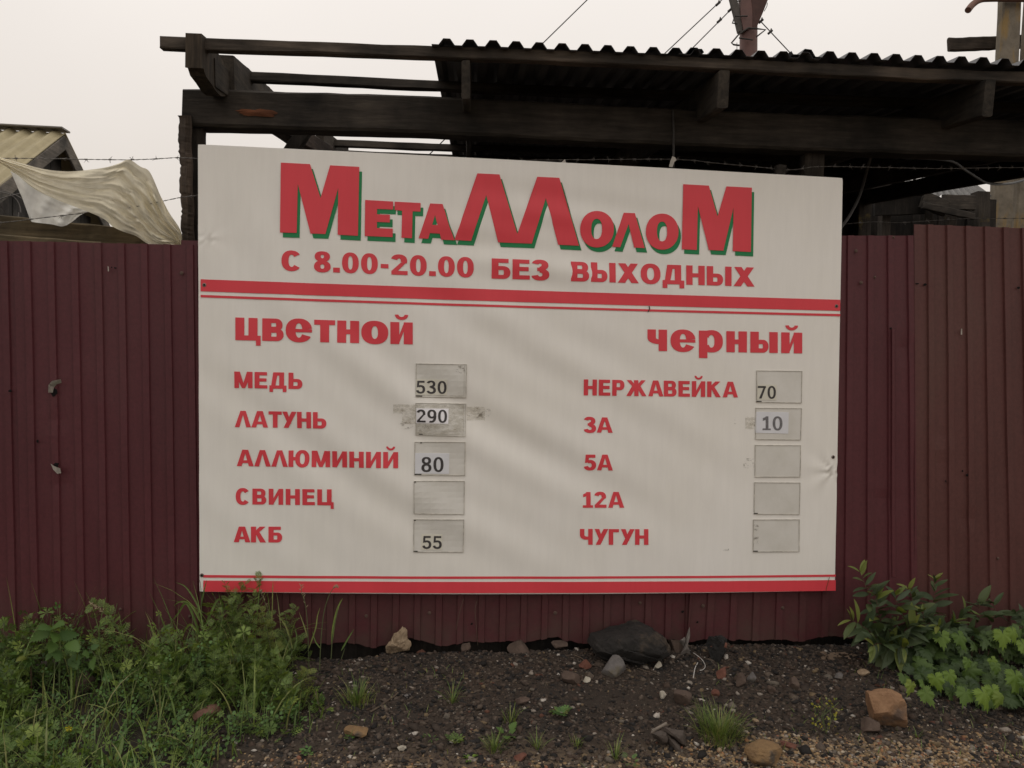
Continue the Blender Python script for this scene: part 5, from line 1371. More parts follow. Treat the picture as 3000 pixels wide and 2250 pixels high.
def t_palm(lobes=5, sub=True, spread=220, seed=0, droop=.3):
    """Deeply cut palmate leaf (cranesbill, buttercup)."""
    r = random.Random(seed); V = [(0, 0, 0)]; Fs = []
    for k in range(lobes):
        a = radians(-spread/2+spread*k/(lobes-1)); L = (1-.25*abs(k-(lobes-1)/2)/((lobes-1)/2))*r.uniform(.85, 1.05)
        def P(t, s): 
            x = sin(a)*t*L+cos(a)*s; y = cos(a)*t*L-sin(a)*s; return (x, y, -droop*(x*x+y*y)*.5+.05*abs(s))
        b = len(V)
        V += [P(.3, -.06), P(.62, -.16), P(.78, -.20), P(.74, -.07), P(1.0, 0), P(.74, .07), P(.78, .20), P(.62, .16), P(.3, .06), P(.55, 0)]
        Fs += [(0, b, b+9), (b, b+1, b+9), (b+1, b+2, b+3, b+9), (b+3, b+4, b+5, b+9), (b+5, b+6, b+7, b+9), (b+7, b+8, b+9), (b+8, 0, b+9)]
    return np.array(V), Fs
def t_feather(pairs=5, droop=.4, w=.035):
    """Feathery mugwort leaf: narrow rib with narrow side segments."""
    V = []; Fs = []
    def strip(p, q, w0, up=.02):
        p = np.array(p); q = np.array(q); d = (q-p)/np.linalg.norm(q-p); s = np.array([-d[1], d[0], 0])*w0; m = p+(q-p)*.55; b = len(V)
        V.extend([p-s*.5, p+s*.5, m+s+np.array([0, 0, up]), q, m-s+np.array([0, 0, up])]); Fs.append((b, b+4, b+2, b+1)); Fs.append((b+4, b+3, b+2))
    z = lambda u: -droop*u*u*.5
    strip((0, 0, 0), (0, .5, z(.5)), w*.6); strip((0, .45, z(.45)), (0, 1, z(1)), w)
    for k in range(pairs):
        u = .22+.6*k/(pairs-1); L = .42*(1-.5*abs(u-.45)/.55)
        for sg in (-1, 1):
            strip((0, u, z(u)), (sg*L*.8, u+L*.62, z(u+L*.5)), w)
            if k < pairs-1: strip((sg*L*.42, u+L*.3, z(u+.15)), (sg*L*.95, u+L*.18, z(u+.2)), w*.8)
    return np.array(V), Fs
def t_round(n=8, r=.45):
    V = [(0, .5, .0)]+[(r*sin(2*pi*k/n), .5-r*1.1*cos(2*pi*k/n), .05) for k in range(n)]
    return np.array(V), [(0, 1+k, 1+(k+1) % n) for k in range(n)]
def t_trefoil():
    V = []; Fs = []
    for a in (-1.9, 0, 1.9):
        v, f = t_round(7, .3); v = v*np.array([1, 1.1, 1]); k = len(V)
        R = np.array([[cos(a), sin(a), 0], [-sin(a), cos(a), 0], [0, 0, 1]]); V.extend(v@R.T); Fs += [tuple(i+k for i in q) for q in f]
    return np.array(V), Fs
def frame(d, up=(0, 0, 1), roll=0.0):
    d = np.array(d, float); d /= np.linalg.norm(d)+1e-9; up = np.array(up, float)
    s = np.cross(d, up)
    if np.linalg.norm(s) < 1e-3: s = np.cross(d, (1, 0, 0.1))
    s /= np.linalg.norm(s); n = np.cross(s, d)
    c, q = cos(roll), sin(roll); s, n = s*c+n*q, n*c-s*q
    return np.stack([s, d, n], 1)
def put(acc, tpl, p, d, size, up=(0, 0, 1), roll=0.0):
    V, Fs = tpl; Mx = frame(d, up, roll); acc.add((V*size)@Mx.T+np.array(p), Fs)
def blade(acc, p, az, L, lean, curl, w, seg=5, twist=0.0):
    """A curved tapering grass blade with a folded midrib."""
    h = np.array([cos(az), sin(az), 0]); s = np.array([-sin(az), cos(az), 0]); V = []; q = np.array(p, float); a = lean
    for i in range(seg+1):
        u = i/seg; ww = w*(1-u**2.2)*(.6+.4*min(1, u*5))+.0002; ss = s*cos(twist*u)+np.array([0, 0, 1])*sin(twist*u)*.7
        V += [q-ss*ww, q+ss*ww]
        a = lean+curl*u; q = q+(h*sin(a)+np.array([0, 0, cos(a)]))*L/seg
    acc.add(V, [(2*i, 2*i+1, 2*i+3, 2*i+2) for i in range(seg)])
def stemtube(acc, P, r):
    V, Fs = tube(P, r, 3, False, radii=[r*(1-.5*i/(len(P)-1)) for i in range(len(P))]); acc.add(V, Fs)
T_PALMS = [t_palm(5, seed=1), t_palm(5, seed=2), t_palm(7, seed=3, spread=260), t_palm(3, seed=4, spread=120)]
T_FEA = [t_feather(5), t_feather(4, .7), t_feather(6, .2)]
T_LAN = [t_lance(.13), t_lance(.17, droop=.5), t_lance(.1, droop=.1)]
T_OV = [t_ovate(8), t_ovate(9, .32, .5)]
T_TREF = t_trefoil()

def curve_stem(p, az, lean, L, bend, n=6):
    P = [np.array(p, float)]; a = lean; h = np.array([cos(az), sin(az), 0])
    for i in range(n):
        a = lean+bend*(i+1)/n; P.append(P[-1]+(h*sin(a)+np.array([0, 0, cos(a)]))*L/n)
    return P
def herb(la, sa, p, H, kind, r=random):
    az = r.uniform(0, 6.28); P = curve_stem(p, az, r.uniform(0, .3), H, r.uniform(-.2, .5)); stemtube(sa, P, .0016)
    m = {'palm': 9, 'feather': 16, 'lance': 14, 'tref': 9}[kind]; m = max(4, int(m*H/.16))
    for k in range(m):
        u = (k+.6)/m*(len(P)-1); i = min(int(u), len(P)-2); q = P[i]+(P[i+1]-P[i])*(u-i)
        a = k*2.4+r.uniform(-.4, .4); el = r.uniform(-.1, .7)+.5*(u/(len(P)-1)); d = np.array([cos(a)*cos(el), sin(a)*cos(el), sin(el)])
        if kind == 'palm':
            L = r.uniform(.02, .055); e = q+d*L; sa.add(*_thin(q, e)); put(la, r.choice(T_PALMS), e, d+np.array([0, -.25, .1]), r.uniform(.022, .045), roll=r.uniform(-.6, .6))
        elif kind == 'feather': put(la, r.choice(T_FEA), q, d+np.array([0, -.1, .15]), r.uniform(.035, .065)*(1.1-.4*u/(len(P)-1)), roll=r.uniform(-.8, .8))
        elif kind == 'lance': put(la, r.choice(T_LAN), q, d, r.uniform(.03, .055), roll=r.uniform(-.6, .6))
        else: e = q+d*r.uniform(.015, .03); sa.add(*_thin(q, e)); put(la, T_TREF, e, d+np.array([0, -.3, 0]), r.uniform(.016, .024), roll=r.uniform(-.5, .5))
def _thin(a, b, w=.0008):
    s = np.array([w, 0, w*.3]); return [a-s, a+s, b+s, b-s], [(0, 1, 2, 3)]
# --- the weed bed, as a height map over the bank
def bed_h(X, Y):
    """Height of the weeds above the soil, 0 where there are none."""
    xe = .63+.12*sin(Y*9)+.12*fbm(X, Y, 3, 2, 6)-.12*max(0, -Y-.3)      # right border
    m = sstep(xe, xe-.3, X)
    near = sstep(-.75, -.1, Y)
    prof = .11+.22*near*sstep(-1.25, -.5, X)+.05*math.exp(-((X-.28)/.2)**2)*near
    return m*prof*max(.3, .74+1.15*fbm(X, Y, 3.0, 3, 9))
leafA, leafF, leafT, leafG, stemA = Acc(), Acc(), Acc(), Acc(), Acc()
rw = random.Random(77)
n_ = 0
while n_ < 1500:
    X = rw.uniform(-1.75, .75); Y = rw.uniform(-1.15, -.02); h = bed_h(X, Y)
    if h < .03: continue
    n_ += 1; p = (X, Y, gz(X, Y)-.01); H = h*(rw.uniform(.35, .95) if rw.random() < .85 else rw.uniform(.95, 1.12))
    k = mn.noise(Vector((X*3, Y*3, 4.4)))+rw.uniform(-.25, .25)
    zone_f = X > .05 and Y > -.5
    if zone_f and rw.random() < .4: herb(leafF, stemA, p, H*1.15, 'feather', rw)
    elif X > -.1 and Y < -.45 and rw.random() < .65: herb(leafT, stemA, p, H*.9, 'tref', rw)
    elif k > .28: herb(leafF, stemA, p, H, 'feather', rw)
    elif k < -.32: herb(leafT, stemA, p, H*.8, 'tref', rw)
    else: herb(leafA, stemA, p, H, 'palm', rw)
n_ = 0
while n_ < 1000:
    X = rw.uniform(-1.75, .85); Y = rw.uniform(-1.15, -.02); h = bed_h(X, Y)
    lowleft = X < -.5
    if h < .02 and rw.random() > .04: continue
    if mn.noise(Vector((X*4, Y*4, 1.1))) < -.1 and not lowleft and rw.random() < .6: n_ += .2; continue
    n_ += 1; L = (.06+h*rw.uniform(.6, 1.3)); blade(leafG, (X, Y, gz(X, Y)-.005), rw.uniform(0, 6.28), L, rw.uniform(0, .5), rw.uniform(.1, 1.3), rw.uniform(.0012, .0032), 4, rw.uniform(-1, 1))
for _ in range(420):
    X = rw.uniform(-1.6, .62); Y = rw.uniform(-1.1, -.03); h = bed_h(X, Y)
    if h < .04: continue
    blade(leafG, (X, Y, gz(X, Y)), rw.uniform(-1, 4), (.1+h*rw.uniform(.9, 1.35)), rw.uniform(.05, .6), rw.uniform(.2, 1.6), rw.uniform(.0018, .0042), 6, rw.uniform(-1, 1))
# sparse grass over the bare soil
n_ = 0
while n_ < 420:
    X = rw.uniform(.6, 4.0); Y = rw.uniform(-1.1, -.1)
    if fbm(X, Y, 2.2, 2, 15) < .12: continue
    n_ += 1; blade(leafG, (X, Y, gz(X, Y)-.003), rw.uniform(0, 6.28), rw.uniform(.015, .05), rw.uniform(.1, .8), rw.uniform(.2, 1), rw.uniform(.0008, .0016), 3)
for (ac, nm, mt) in ((leafA, "weeds", L_WEED), (leafF, "feathery_weeds", L_MUG), (leafT, "clover", L_CLOVER), (leafG, "grass", L_GRASS), (stemA, "weed_stems", M_STEM)):
    o = ac.build(nm, mt); o['kind'] = 'stuff'

# --- single plants
def acc_part(ac, name, mat, root, label=None):
    V = np.concatenate(ac.v)-ORG[root]; o = ac.build(name, mat); o.data.vertices.foreach_set("co", V.astype(np.float32).ravel()); o.data.update()
    o.parent = root; ORG[o] = ORG[root]
    if label: o['label'] = label
    return o
LEAFMESH = {}
def leaf_mesh(key, tpl, mat):
    if key not in LEAFMESH:
        V, Fs = tpl; me = new_mesh("leaf", V, Fs, True); me.materials.append(mat); LEAFMESH[key] = me
    return LEAFMESH[key]
def leaf_obj(root, me, p, d, size, roll=0.0, up=(0, 0, 1), wid=1.0):
    o = bpy.data.objects.new("leaf", me); C.objects.link(o); o.parent = root
    F3 = frame(d, up, roll); Mx = Matrix.Identity(4)
    for i in range(3):
        Mx[i][0] = F3[i][0]*size*wid; Mx[i][1] = F3[i][1]*size; Mx[i][2] = F3[i][2]*size; Mx[i][3] = float(p[i]-ORG[root][i])
    o.matrix_local = Mx; return o
def grass_tuft(x, y, n, L, spread, label, w=.0014, col=None, cat="grass tuft"):
    b = ground_hit(x, y); g = thing("grass_tuft", label, cat, b, "grass tufts on the bare soil"); ac = Acc(); r = random.Random(int(x))
    for k in range(n):
        a = r.uniform(0, 6.28); q = b+np.array([cos(a), sin(a), 0])*r.uniform(0, spread); q[2] = gz(q[0], q[1])-.004
        blade(ac, q, a+r.uniform(-.7, .7), L*r.uniform(.45, 1.1), r.uniform(.05, .55), r.uniform(.2, 1.3), w*r.uniform(.7, 1.3), 5, r.uniform(-1, 1))
    o = acc_part(ac, "blades", col or L_GRASS, g); return g
grass_tuft(2110, 2160, 420, .125, .085, "big dense grass tuft at lower right between rag and ochre stone", .0011)
grass_tuft(1325, 2062, 26, .12, .012, "upright narrow grass tuft on the bare soil left of centre")
grass_tuft(1450, 2200, 60, .085, .03, "low grass tuft at bottom centre left, beside broad leaves")
grass_tuft(1575, 2195, 30, .08, .015, "small grass tuft at bottom centre with blades leaning right")
grass_tuft(1803, 2225, 22, .1, .012, "slender grass tuft at the bottom, left of the rag")
grass_tuft(1690, 2185, 26, .05, .02, "tiny grass tuft between the bottom centre tufts")
grass_tuft(1495, 2115, 26, .10, .03, "spreading grass tuft with long arched blades in the middle", .002)
grass_tuft(2688, 2162, 12, .05, .008, "tiny green sprout right of the orange stone")
grass_tuft(1048, 2060, 120, .1, .06, "yellowish grass tuft on the weed bed's right border")
def tall_stalk(x, y, pts, label, leaves, seed, seedhead=None, Y=None):
    b = at(x, y, Y) if Y is not None else ground_hit(x, y); root = thing("tall_grass", label, "tall grass", b, "tall grass stalks in front of the fence")
    P = smooth_path([at(a, c, b[1]) for a, c in pts], 5); mobj("stalk", *tube(P, .0022, 5, radii=[.0022*(1-.6*i/(len(P)-1)) for i in range(len(P))]), M_STEM, root)
    for lf in leaves:
        Q = smooth_path([at(a, c, b[1]+.015*k) for k, (a, c) in enumerate(lf[0])], 5); w = lf[1]; V = []; Fs = []
        for i, q in enumerate(Q):
            u = i/(len(Q)-1); d = Q[min(i+1, len(Q)-1)]-Q[max(i-1, 0)]; s = np.cross(d, (0, 1, 0)); s /= np.linalg.norm(s)+1e-9
            ww = w*(min(1, u*4+.3))*(1-u**2.5)+.0003; V += [q-s*ww+np.array([0, -.001, 0]), q+np.array([0, .0015, 0]), q+s*ww+np.array([0, -.001, 0])]
        for i in range(len(Q)-1): a = i*3; Fs += [(a, a+1, a+4, a+3), (a+1, a+2, a+5, a+4)]
        mobj("leaf", V, Fs, L_GRASS, root, smooth=True)
    if seedhead:
        ps = []; r = random.Random(seed)
        for k in range(18):
            q = P[-1-int(k*.6)] if int(k*.6) < len(P)-1 else P[-1]; e = q+np.array([r.uniform(-.012, .012), r.uniform(-.008, .008), r.uniform(.003, .014)])
            ps.append(tube([q, (q+e)/2, e], .001, 4, radii=[.0004, .0017, .0003]))
        mobj("seed_head", *cat_mesh(ps), M_SEED, root)
tall_stalk(590, 1960, [(590, 1960), (592, 1880), (591, 1800), (588, 1720), (585, 1700)], "broad-bladed tall grass in front of the sign's lower left corner", [
    ([(591, 1830), (560, 1772), (530, 1762), (507, 1776)], .0045), ([(590, 1800), (575, 1765), (545, 1720), (515, 1706)], .004), ([(591, 1860), (620, 1790), (640, 1756), (654, 1775), (652, 1800)], .005),
    ([(590, 1870), (560, 1830), (540, 1850), (532, 1885)], .005), ([(592, 1830), (580, 1800), (586, 1787), (572, 1812)], .005), ([(588, 1780), (598, 1730), (606, 1700)], .003), ([(592, 1880), (550, 1770), (520, 1800), (500, 1822)], .005)], 1, Y=-.13)
tall_stalk(900, 1990, [(905, 1960), (902, 1860), (896, 1780), (884, 1735), (882, 1716)], "thin seed-headed grass stalk in front of the red bottom stripe, left one", [([(903, 1870), (890, 1830), (876, 1792)], .003), ([(905, 1900), (925, 1840), (930, 1805), (938, 1780)], .0028)], 2, True, Y=-.12)
tall_stalk(938, 1990, [(936, 1970), (940, 1880), (948, 1800), (962, 1750), (975, 1726), (986, 1720), (990, 1723)], "arching seed-headed grass stalk crossing the bottom stripe", [([(940, 1900), (925, 1880), (915, 1850)], .0028)], 3, True, Y=-.16)
tall_stalk(970, 1940, [(970, 1930), (975, 1860), (988, 1790), (990, 1778)], "tall broad grass blade right of the seed-headed stalks", [([(972, 1885), (978, 1830), (990, 1780), (1004, 1752)], .0055)], 4, Y=-.12)
tall_stalk(1003, 1930, [(1000, 1930), (1010, 1900)], "single slanting grass blade above the dark gap under the fence", [([(1000, 1906), (1020, 1870), (1038, 1842)], .0035)], 5, Y=-.06)
tall_stalk(800, 1930, [(798, 1920), (795, 1830), (786, 1790), (768, 1745), (762, 1732)], "fine grass stalks above the pale green mugwort, below the bottom stripe", [([(796, 1850), (798, 1780), (799, 1730), (800, 1702)], .0022), ([(797, 1860), (790, 1790), (784, 1740)], .0022)], 6, True, Y=-.14)
tall_stalk(860, 1960, [(858, 1950), (850, 1880), (838, 1850)], "dark grass blades leaning left at the middle of the weed bed", [([(858, 1900), (840, 1840), (825, 1815), (812, 1800)], .004), ([(862, 1900), (870, 1870), (862, 1830)], .004), ([(855, 1910), (830, 1860), (815, 1850)], .0035)], 7, Y=-.13)
# nettle
def stalk_plant(name, label, cat, x, y, Y, stems, stem_mat, leaves, sr=.003):
    b = at(x, y, Y); b[2] = gz(b[0], b[1]); root = thing(name, label, cat, b)
    for s_ in stems:
        P = smooth_path([at(a, c, Y+o) for a, c, o in s_], 5); P[0] = np.array([P[0][0], P[0][1], gz(P[0][0], P[0][1])])
        mobj("stem", *tube(P, sr, 5, radii=[sr*(1-.6*i/(len(P)-1)) for i in range(len(P))]), stem_mat, root)
    for (me, x1, y1, x2, y2, o1, o2, wd) in leaves:
        A = at(x1, y1, Y+o1); B = at(x2, y2, Y+o2); d = B-A; L = np.linalg.norm(d)
        leaf_obj(root, me, A, d+np.array([0, random.uniform(-.03, .02), 0]), L*.95, roll=random.uniform(-.9, .9), up=(random.uniform(-.4, .4), -.7, .7), wid=wd*.78)
    return root
NT = [leaf_mesh("net%d" % i, t, L_NETTLE) for i, t in enumerate((t_ovate(9, .36, .3), t_ovate(8, .4, .5)))]
NY = [leaf_mesh("nety", t_ovate(9, .42, .3), L_SHOOT)]
stalk_plant("nettle", "nettle with big toothed leaves on the left side of the weed bed", "nettle", 158, 1990, -.28, [[(158, 2000, 0), (160, 1930, 0), (156, 1870, 0), (158, 1830, 0)], [(230, 2000, .05), (225, 1930, .05), (200, 1885, .05)], [(300, 1990, .03), (285, 1930, .03), (260, 1900, .03)]], M_STEM, [
    (NT[0], 150, 1842, 82, 1882, 0, -.05, 1), (NT[0], 155, 1835, 190, 1822, 0, -.03, 1.3), (NT[1], 150, 1838, 116, 1838, 0, -.06, 1.5), (NT[0], 160, 1852, 172, 1880, 0, -.06, 1.2), (NT[1], 170, 1862, 222, 1866, 0, -.02, 1.0), (NT[0], 200, 1880, 232, 1905, 0, -.05, 1.3), (NT[1], 205, 1885, 215, 1912, .04, -.02, 1.2),
    (NT[0], 160, 1880, 150, 1915, 0, -.06, 1.3), (NT[1], 158, 1900, 190, 1925, 0, -.05, 1.2), (NT[0], 158, 1910, 130, 1935, 0, -.05, 1.1), (NT[1], 215, 1920, 225, 1955, .04, -.02, 1.2), (NT[0], 180, 1915, 182, 1945, .0, -.04, 1.2), (NT[0], 262, 1915, 240, 1915, 0, -.03, 1.4), (NT[1], 275, 1925, 268, 1965, 0, -.05, 1.2), (NT[0], 280, 1960, 250, 1990, 0, -.05, 1.3), (NT[1], 300, 1985, 325, 1985, 0, -.03, 1.5), (NT[0], 265, 1900, 290, 1890, 0, -.0, 1.3)])
stalk_plant("currant_sapling", "yellowing broad-leaved sapling at the far left of the weeds", "sapling", 80, 1990, -.25, [[(92, 2010, 0), (90, 1960, 0), (84, 1930, 0)]], M_STEMR, [
    (NY[0], 82, 1918, 122, 1900, 0, -.05, 1.2), (NY[0], 80, 1925, 45, 1932, 0, -.05, 1.0), (NT[0], 85, 1930, 90, 1952, 0, -.05, 1.5), (NT[1], 60, 1915, 30, 1905, .05, .05, 1.2), (NT[0], 60, 1960, 30, 1968, 0, -.03, 1.0), (NT[1], 40, 1950, 20, 1935, 0, 0, 1.0)])
# mugwort plants
def mugwort(name, label, pts, Y, mat, n, smin, smax, seed, top=None):
    b = at(*pts[0], Y); root = thing(name, label, "weed", np.array([b[0], b[1], gz(b[0], b[1])])); r = random.Random(seed)
    P = smooth_path([at(a, c, Y) for a, c in pts], 8); P[0] = ORG[root]; mobj("stem", *tube(P, .0028, 5, radii=[.0028*(1-.6*i/(len(P)-1)) for i in range(len(P))]), M_STEM, root)
    ms = [leaf_mesh("%s%d" % (mat.name, i), t, mat) for i, t in enumerate(T_FEA)]
    for k in range(n):
        u = (k+1)/n; i = min(int(u*(len(P)-1)), len(P)-2); q = P[i]; ax = (P[i+1]-P[i]); ax /= np.linalg.norm(ax)
        a = k*2.4; rad = np.cross(ax, (cos(a), sin(a), .3)); rad /= np.linalg.norm(rad)
        leaf_obj(root, r.choice(ms), q, rad+ax*r.uniform(.3, .9)+np.array([0, -.15, 0]), r.uniform(smin, smax)*(1.1-.5*u), roll=r.uniform(-.8, .8))
    if top:
        ps = [tube([P[-1-j]+np.array([r.uniform(-.004, .004), 0, r.uniform(-.002, .004)]), P[-1-j]+np.array([r.uniform(-.01, .01), r.uniform(-.01, .0), r.uniform(0, .012)])], .0022, 5) for j in range(7) for _ in range(3)]
        mobj("flower_head", *cat_mesh(ps), M_SEED, root)
    return root
mugwort("mugwort", "leaning grey-green mugwort with pale flower tip in front of the left fence", [(385, 1990), (375, 1900), (345, 1840), (310, 1800), (268, 1770)], -.2, L_MUG, 46, .05, .075, 1, True)
mugwort("mugwort", "upright bright green mugwort below the sign's bottom stripe", [(800, 2010), (795, 1920), (780, 1840), (758, 1775)], -.2, L_SHOOT, 54, .045, .075, 2)
mugwort("mugwort", "bushy light green mugwort on the right part of the weed bed", [(880, 2080), (885, 2020), (895, 1985), (900, 1968)], -.35, L_SHOOT, 34, .05, .08, 3)
mugwort("mugwort", "small mugwort shoot with star-like tip below the bottom stripe, right of the tall one", [(850, 1960), (845, 1880), (838, 1810), (835, 1795)], -.1, L_MUG, 22, .03, .045, 4)
mugwort("mugwort", "small feathery shoot at the foot of the leaning mugwort", [(300, 1960), (296, 1910), (292, 1880)], -.22, L_MUG, 22, .035, .055, 5)
# dock leaves, buttercups
DK = [leaf_mesh("dock%d" % i, t_lance(w, 9, .05, dr), L_GRASS) for i, (w, dr) in enumerate(((.14, .3), (.11, .5)))]
stalk_plant("dock_plant", "rosette of long light green dock leaves at the bottom of the weeds", "weed", 335, 2242, -.8, [[(335, 2250, 0), (336, 2236, 0)]], M_STEM, [
    (DK[0], 333, 2245, 278, 2172, 0, .05, 1.3), (DK[0], 338, 2245, 362, 2150, 0, .08, 1.0), (DK[1], 342, 2246, 412, 2160, 0, .08, 1.1), (DK[1], 337, 2240, 350, 2185, 0, .02, 1.1), (DK[1], 330, 2246, 315, 2210, 0, -.02, 1.2)])
def flower(x, y, Y, label, r=.012, mat=None, n=5, stem_to=None, name="yellow_flower"):
    c = at(x, y, Y); root = thing(name, label, "flower", c); V = [c+np.array([0, -.002, 0])]; Fs = []
    pr = random.Random(int(x))
    for k in range(n):
        a = 2*pi*k/n+.3; b = len(V)
        for (rr, da, o) in ((.3, -.3, 0), (1, -.38, -.004), (1.12, 0, -.006), (1, .38, -.004), (.3, .3, 0)): V.append(c+np.array([cos(a+da)*r*rr, o, sin(a+da)*r*rr*.8]))
        Fs.append((0, b, b+1, b+2, b+3, b+4))
    mobj("petals", V, Fs, mat or M_FLY, root)
    mobj("flower_stem", *tube([c, c+np.array([.004, .01, -.05]), np.array([c[0]+.008, c[1]+.02, gz(c[0], c[1])])], .0012, 4), M_STEM, root)
flower(203, 2133, -.6, "yellow buttercup flower in the lower left weeds, the larger one", .013)
flower(207, 2196, -.62, "small yellow buttercup flower below the larger one", .007)
# low broad leaves and small herbs on the soil
def rosette(name, x, y, n, s, label, mats, seed, tpl=None, cat="weed", up=.5):
    b = ground_hit(x, y); root = thing(name, label, cat, b); r = random.Random(seed); mats = [leaf_mesh(name+str(seed)+str(i), (tpl or T_PALMS)[i % len(tpl or T_PALMS)], mats[i % len(mats)]) for i in range(3)]
    for k in range(n):
        a = k*2.4+r.uniform(-.3, .3); el = r.uniform(.1, 1.1)*up+.1; d = np.array([cos(a)*cos(el), sin(a)*cos(el), sin(el)]); q = b+d*s*r.uniform(.2, 1.2)+np.array([0, 0, .004])
        leaf_obj(root, r.choice(mats), q, d+np.array([0, -.2, 0]), s*r.uniform(.7, 1.2), roll=r.uniform(-.4, .4))
    return root
rosette("herb", 1645, 2092, 26, .028, "bright green leafy herb in the middle of the bare soil", [L_CLOVER, L_GRASS], 1)
rosette("herb", 1485, 2158, 6, .035, "two-leaved seedling beside the bottom centre grass tuft", [L_NETTLE], 2, [t_ovate(6, .42, .3)])
rosette("herb", 1335, 2175, 14, .024, "low green herb at bottom left of the bare soil", [L_WEED, L_GRASS], 3)
rosette("herb", 1265, 2170, 8, .022, "tiny star-shaped seedling left of the low herb", [L_NETTLE], 4, T_LAN)
rosette("herb", 1375, 2228, 10, .018, "lime green seedling at the bottom edge", [L_LIME], 5, [t_ovate(5, .42, .3)])
rosette("herb", 1850, 2240, 12, .022, "grey-green herb at the bottom edge left of the rag", [L_CLOVER], 6, T_FEA)
rosette("herb", 1020, 2165, 8, .014, "tiny round-leaved sprout beside the flat yellowish stone", [L_NETTLE], 7, [t_round()])
rosette("herb", 895, 2210, 8, .02, "small clover below the weed bed's right end", [L_CLOVER], 8, [T_TREF])
yp = rosette("yellow_herb", 2420, 2150, 70, .011, "small yellow-leaved herb left of the orange stone", [L_YEL, L_GRASS], 9, [t_round()], up=1.3)
for i, ch in enumerate(yp.children):
    ch.location.z += random.uniform(0, .12); ch.location.x += random.uniform(-.055, .05); ch.location.y += random.uniform(-.02, .03)
ps = [tube([ORG[yp], ORG[yp]+np.array([random.uniform(-.03, .03), 0, .07]), ORG[yp]+np.array([random.uniform(-.06, .06), 0, random.uniform(.09, .14)])], .0012, 4) for _ in range(7)]
mobj("stem", *cat_mesh(ps), M_STEM, yp)
# thin dead stems in front of the fence
for i, (pts, lab) in enumerate((([(1400, 1890), (1395, 1830), (1392, 1785), (1398, 1760)], "thin dry stem against the fence below the sign's middle"), ([(1336, 1845), (1345, 1800), (1358, 1755)], "faint slanting dry stem against the fence left of the middle one"),
                                ([(830, 2035), (1010, 2240)], "x"), )):
    if lab == "x": continue
    P = smooth_path([at(a, b, -.02) for a, b in pts], 5)
    tag(mobj("dry_stalk", *tube(P, .001, 4), M_TWIG, loc=P[0]), lab, "stalk")
P = smooth_path([at(925, 2025, -.45), at(945, 2110, -.52), at(980, 2180, -.66), at(1003, 2248, -.8)], 5)
tag(mobj("dry_stalk", *tube(P, .0016, 4), M_TWIG, loc=P[0]), "long thin dry stalk running down from the weed bed's right end", "stalk")
P = smooth_path([at(2080, 2210, -.75), at(2130, 2150, -.72), at(2172, 2095, -.7)], 5)
tag(mobj("dry_stalk", *tube(P, .0018, 4), M_TWIG, loc=P[0]), "straw-coloured stalk leaning across the big grass tuft", "stalk")

# --- right-hand shrub
SH = [leaf_mesh("sh%d" % i, t_lance(w, 8, .05, dr), L_SHRUB) for i, (w, dr) in enumerate(((.17, .3), (.2, .5), (.14, .15)))]
SS = [leaf_mesh("ss%d" % i, t_lance(w, 8, .08, dr), L_SHOOT) for i, (w, dr) in enumerate(((.15, .2), (.17, .3)))]
def leafy(label, x, y, Y, stems, seed, n_per, smin, smax, ms, tips, name="leafy_shrub", cat="shrub", stem_mat=None):
    b = at(x, y, Y); b[2] = gz(b[0], b[1]); root = thing(name, label, cat, b); r = random.Random(seed)
    for s_ in stems:
        P = smooth_path([at(a, c, Y+o) for a, c, o in s_], 5); mobj("stem", *tube(P, .003, 5, radii=[.0032*(1-.6*i/(len(P)-1)) for i in range(len(P))]), stem_mat or M_STEMR, root)
        m = n_per
        for k in range(m):
            u = .12+.88*(k+1)/m; i = min(int(u*(len(P)-1)), len(P)-2); q = P[i]; ax = P[i+1]-P[i]; ax /= np.linalg.norm(ax)
            a = k*2.4+r.uniform(-.4, .4); rad = np.cross(ax, (cos(a), sin(a), .2)); rad /= np.linalg.norm(rad)
            rad[1] = -abs(rad[1])*.9 if r.random() < .75 else rad[1]
            d = rad+ax*(.35+.9*u*u)*r.uniform(.5, 1.2); me = r.choice(tips if u > .9 or r.random() < .06 else ms)
            leaf_obj(root, me, q, d, r.uniform(smin, smax)*(1.15-.5*u**3), roll=r.uniform(-.5, .5), up=(0, -.5, .8))
    return root
leafy("leafy dark green shrub with long pointed leaves right of the sign, by the fence", 2600, 1905, -.12, [
    [(2600, 1905, 0), (2580, 1830, -.02), (2555, 1760, -.03), (2535, 1715, -.03), (2518, 1672, -.02)],
    [(2605, 1905, 0), (2590, 1850, -.05), (2572, 1790, -.06), (2566, 1740, -.05)],
    [(2610, 1905, 0), (2625, 1840, -.04), (2626, 1770, -.05), (2622, 1735, -.04)],
    [(2598, 1905, 0), (2560, 1860, -.08), (2520, 1830, -.1), (2490, 1815, -.1)],
    [(2606, 1908, 0), (2590, 1890, -.1), (2570, 1885, -.15), (2555, 1895, -.18)],
    [(2612, 1905, 0), (2650, 1850, -.08), (2680, 1830, -.1)], [(2610, 1908, 0), (2630, 1890, -.1), (2650, 1900, -.16)]], 5, 21, .068, .128, SH, SS)
leafy("shrub with yellow-green shoots in the middle of the right-hand plants", 2720, 1900, -.1, [
    [(2700, 1900, 0), (2690, 1820, -.02), (2675, 1760, -.02), (2660, 1722, -.02)], [(2715, 1900, 0), (2712, 1840, -.05), (2700, 1785, -.06)], [(2735, 1900, 0), (2735, 1800, 0), (2736, 1745, 0), (2738, 1690, 0)],
    [(2740, 1900, 0), (2770, 1850, -.06), (2795, 1820, -.08)], [(2740, 1900, 0), (2790, 1840, -.03), (2830, 1780, -.02)], [(2745, 1900, 0), (2760, 1860, -.1), (2745, 1830, -.14)]], 8, 20, .06, .11, SH, SS)
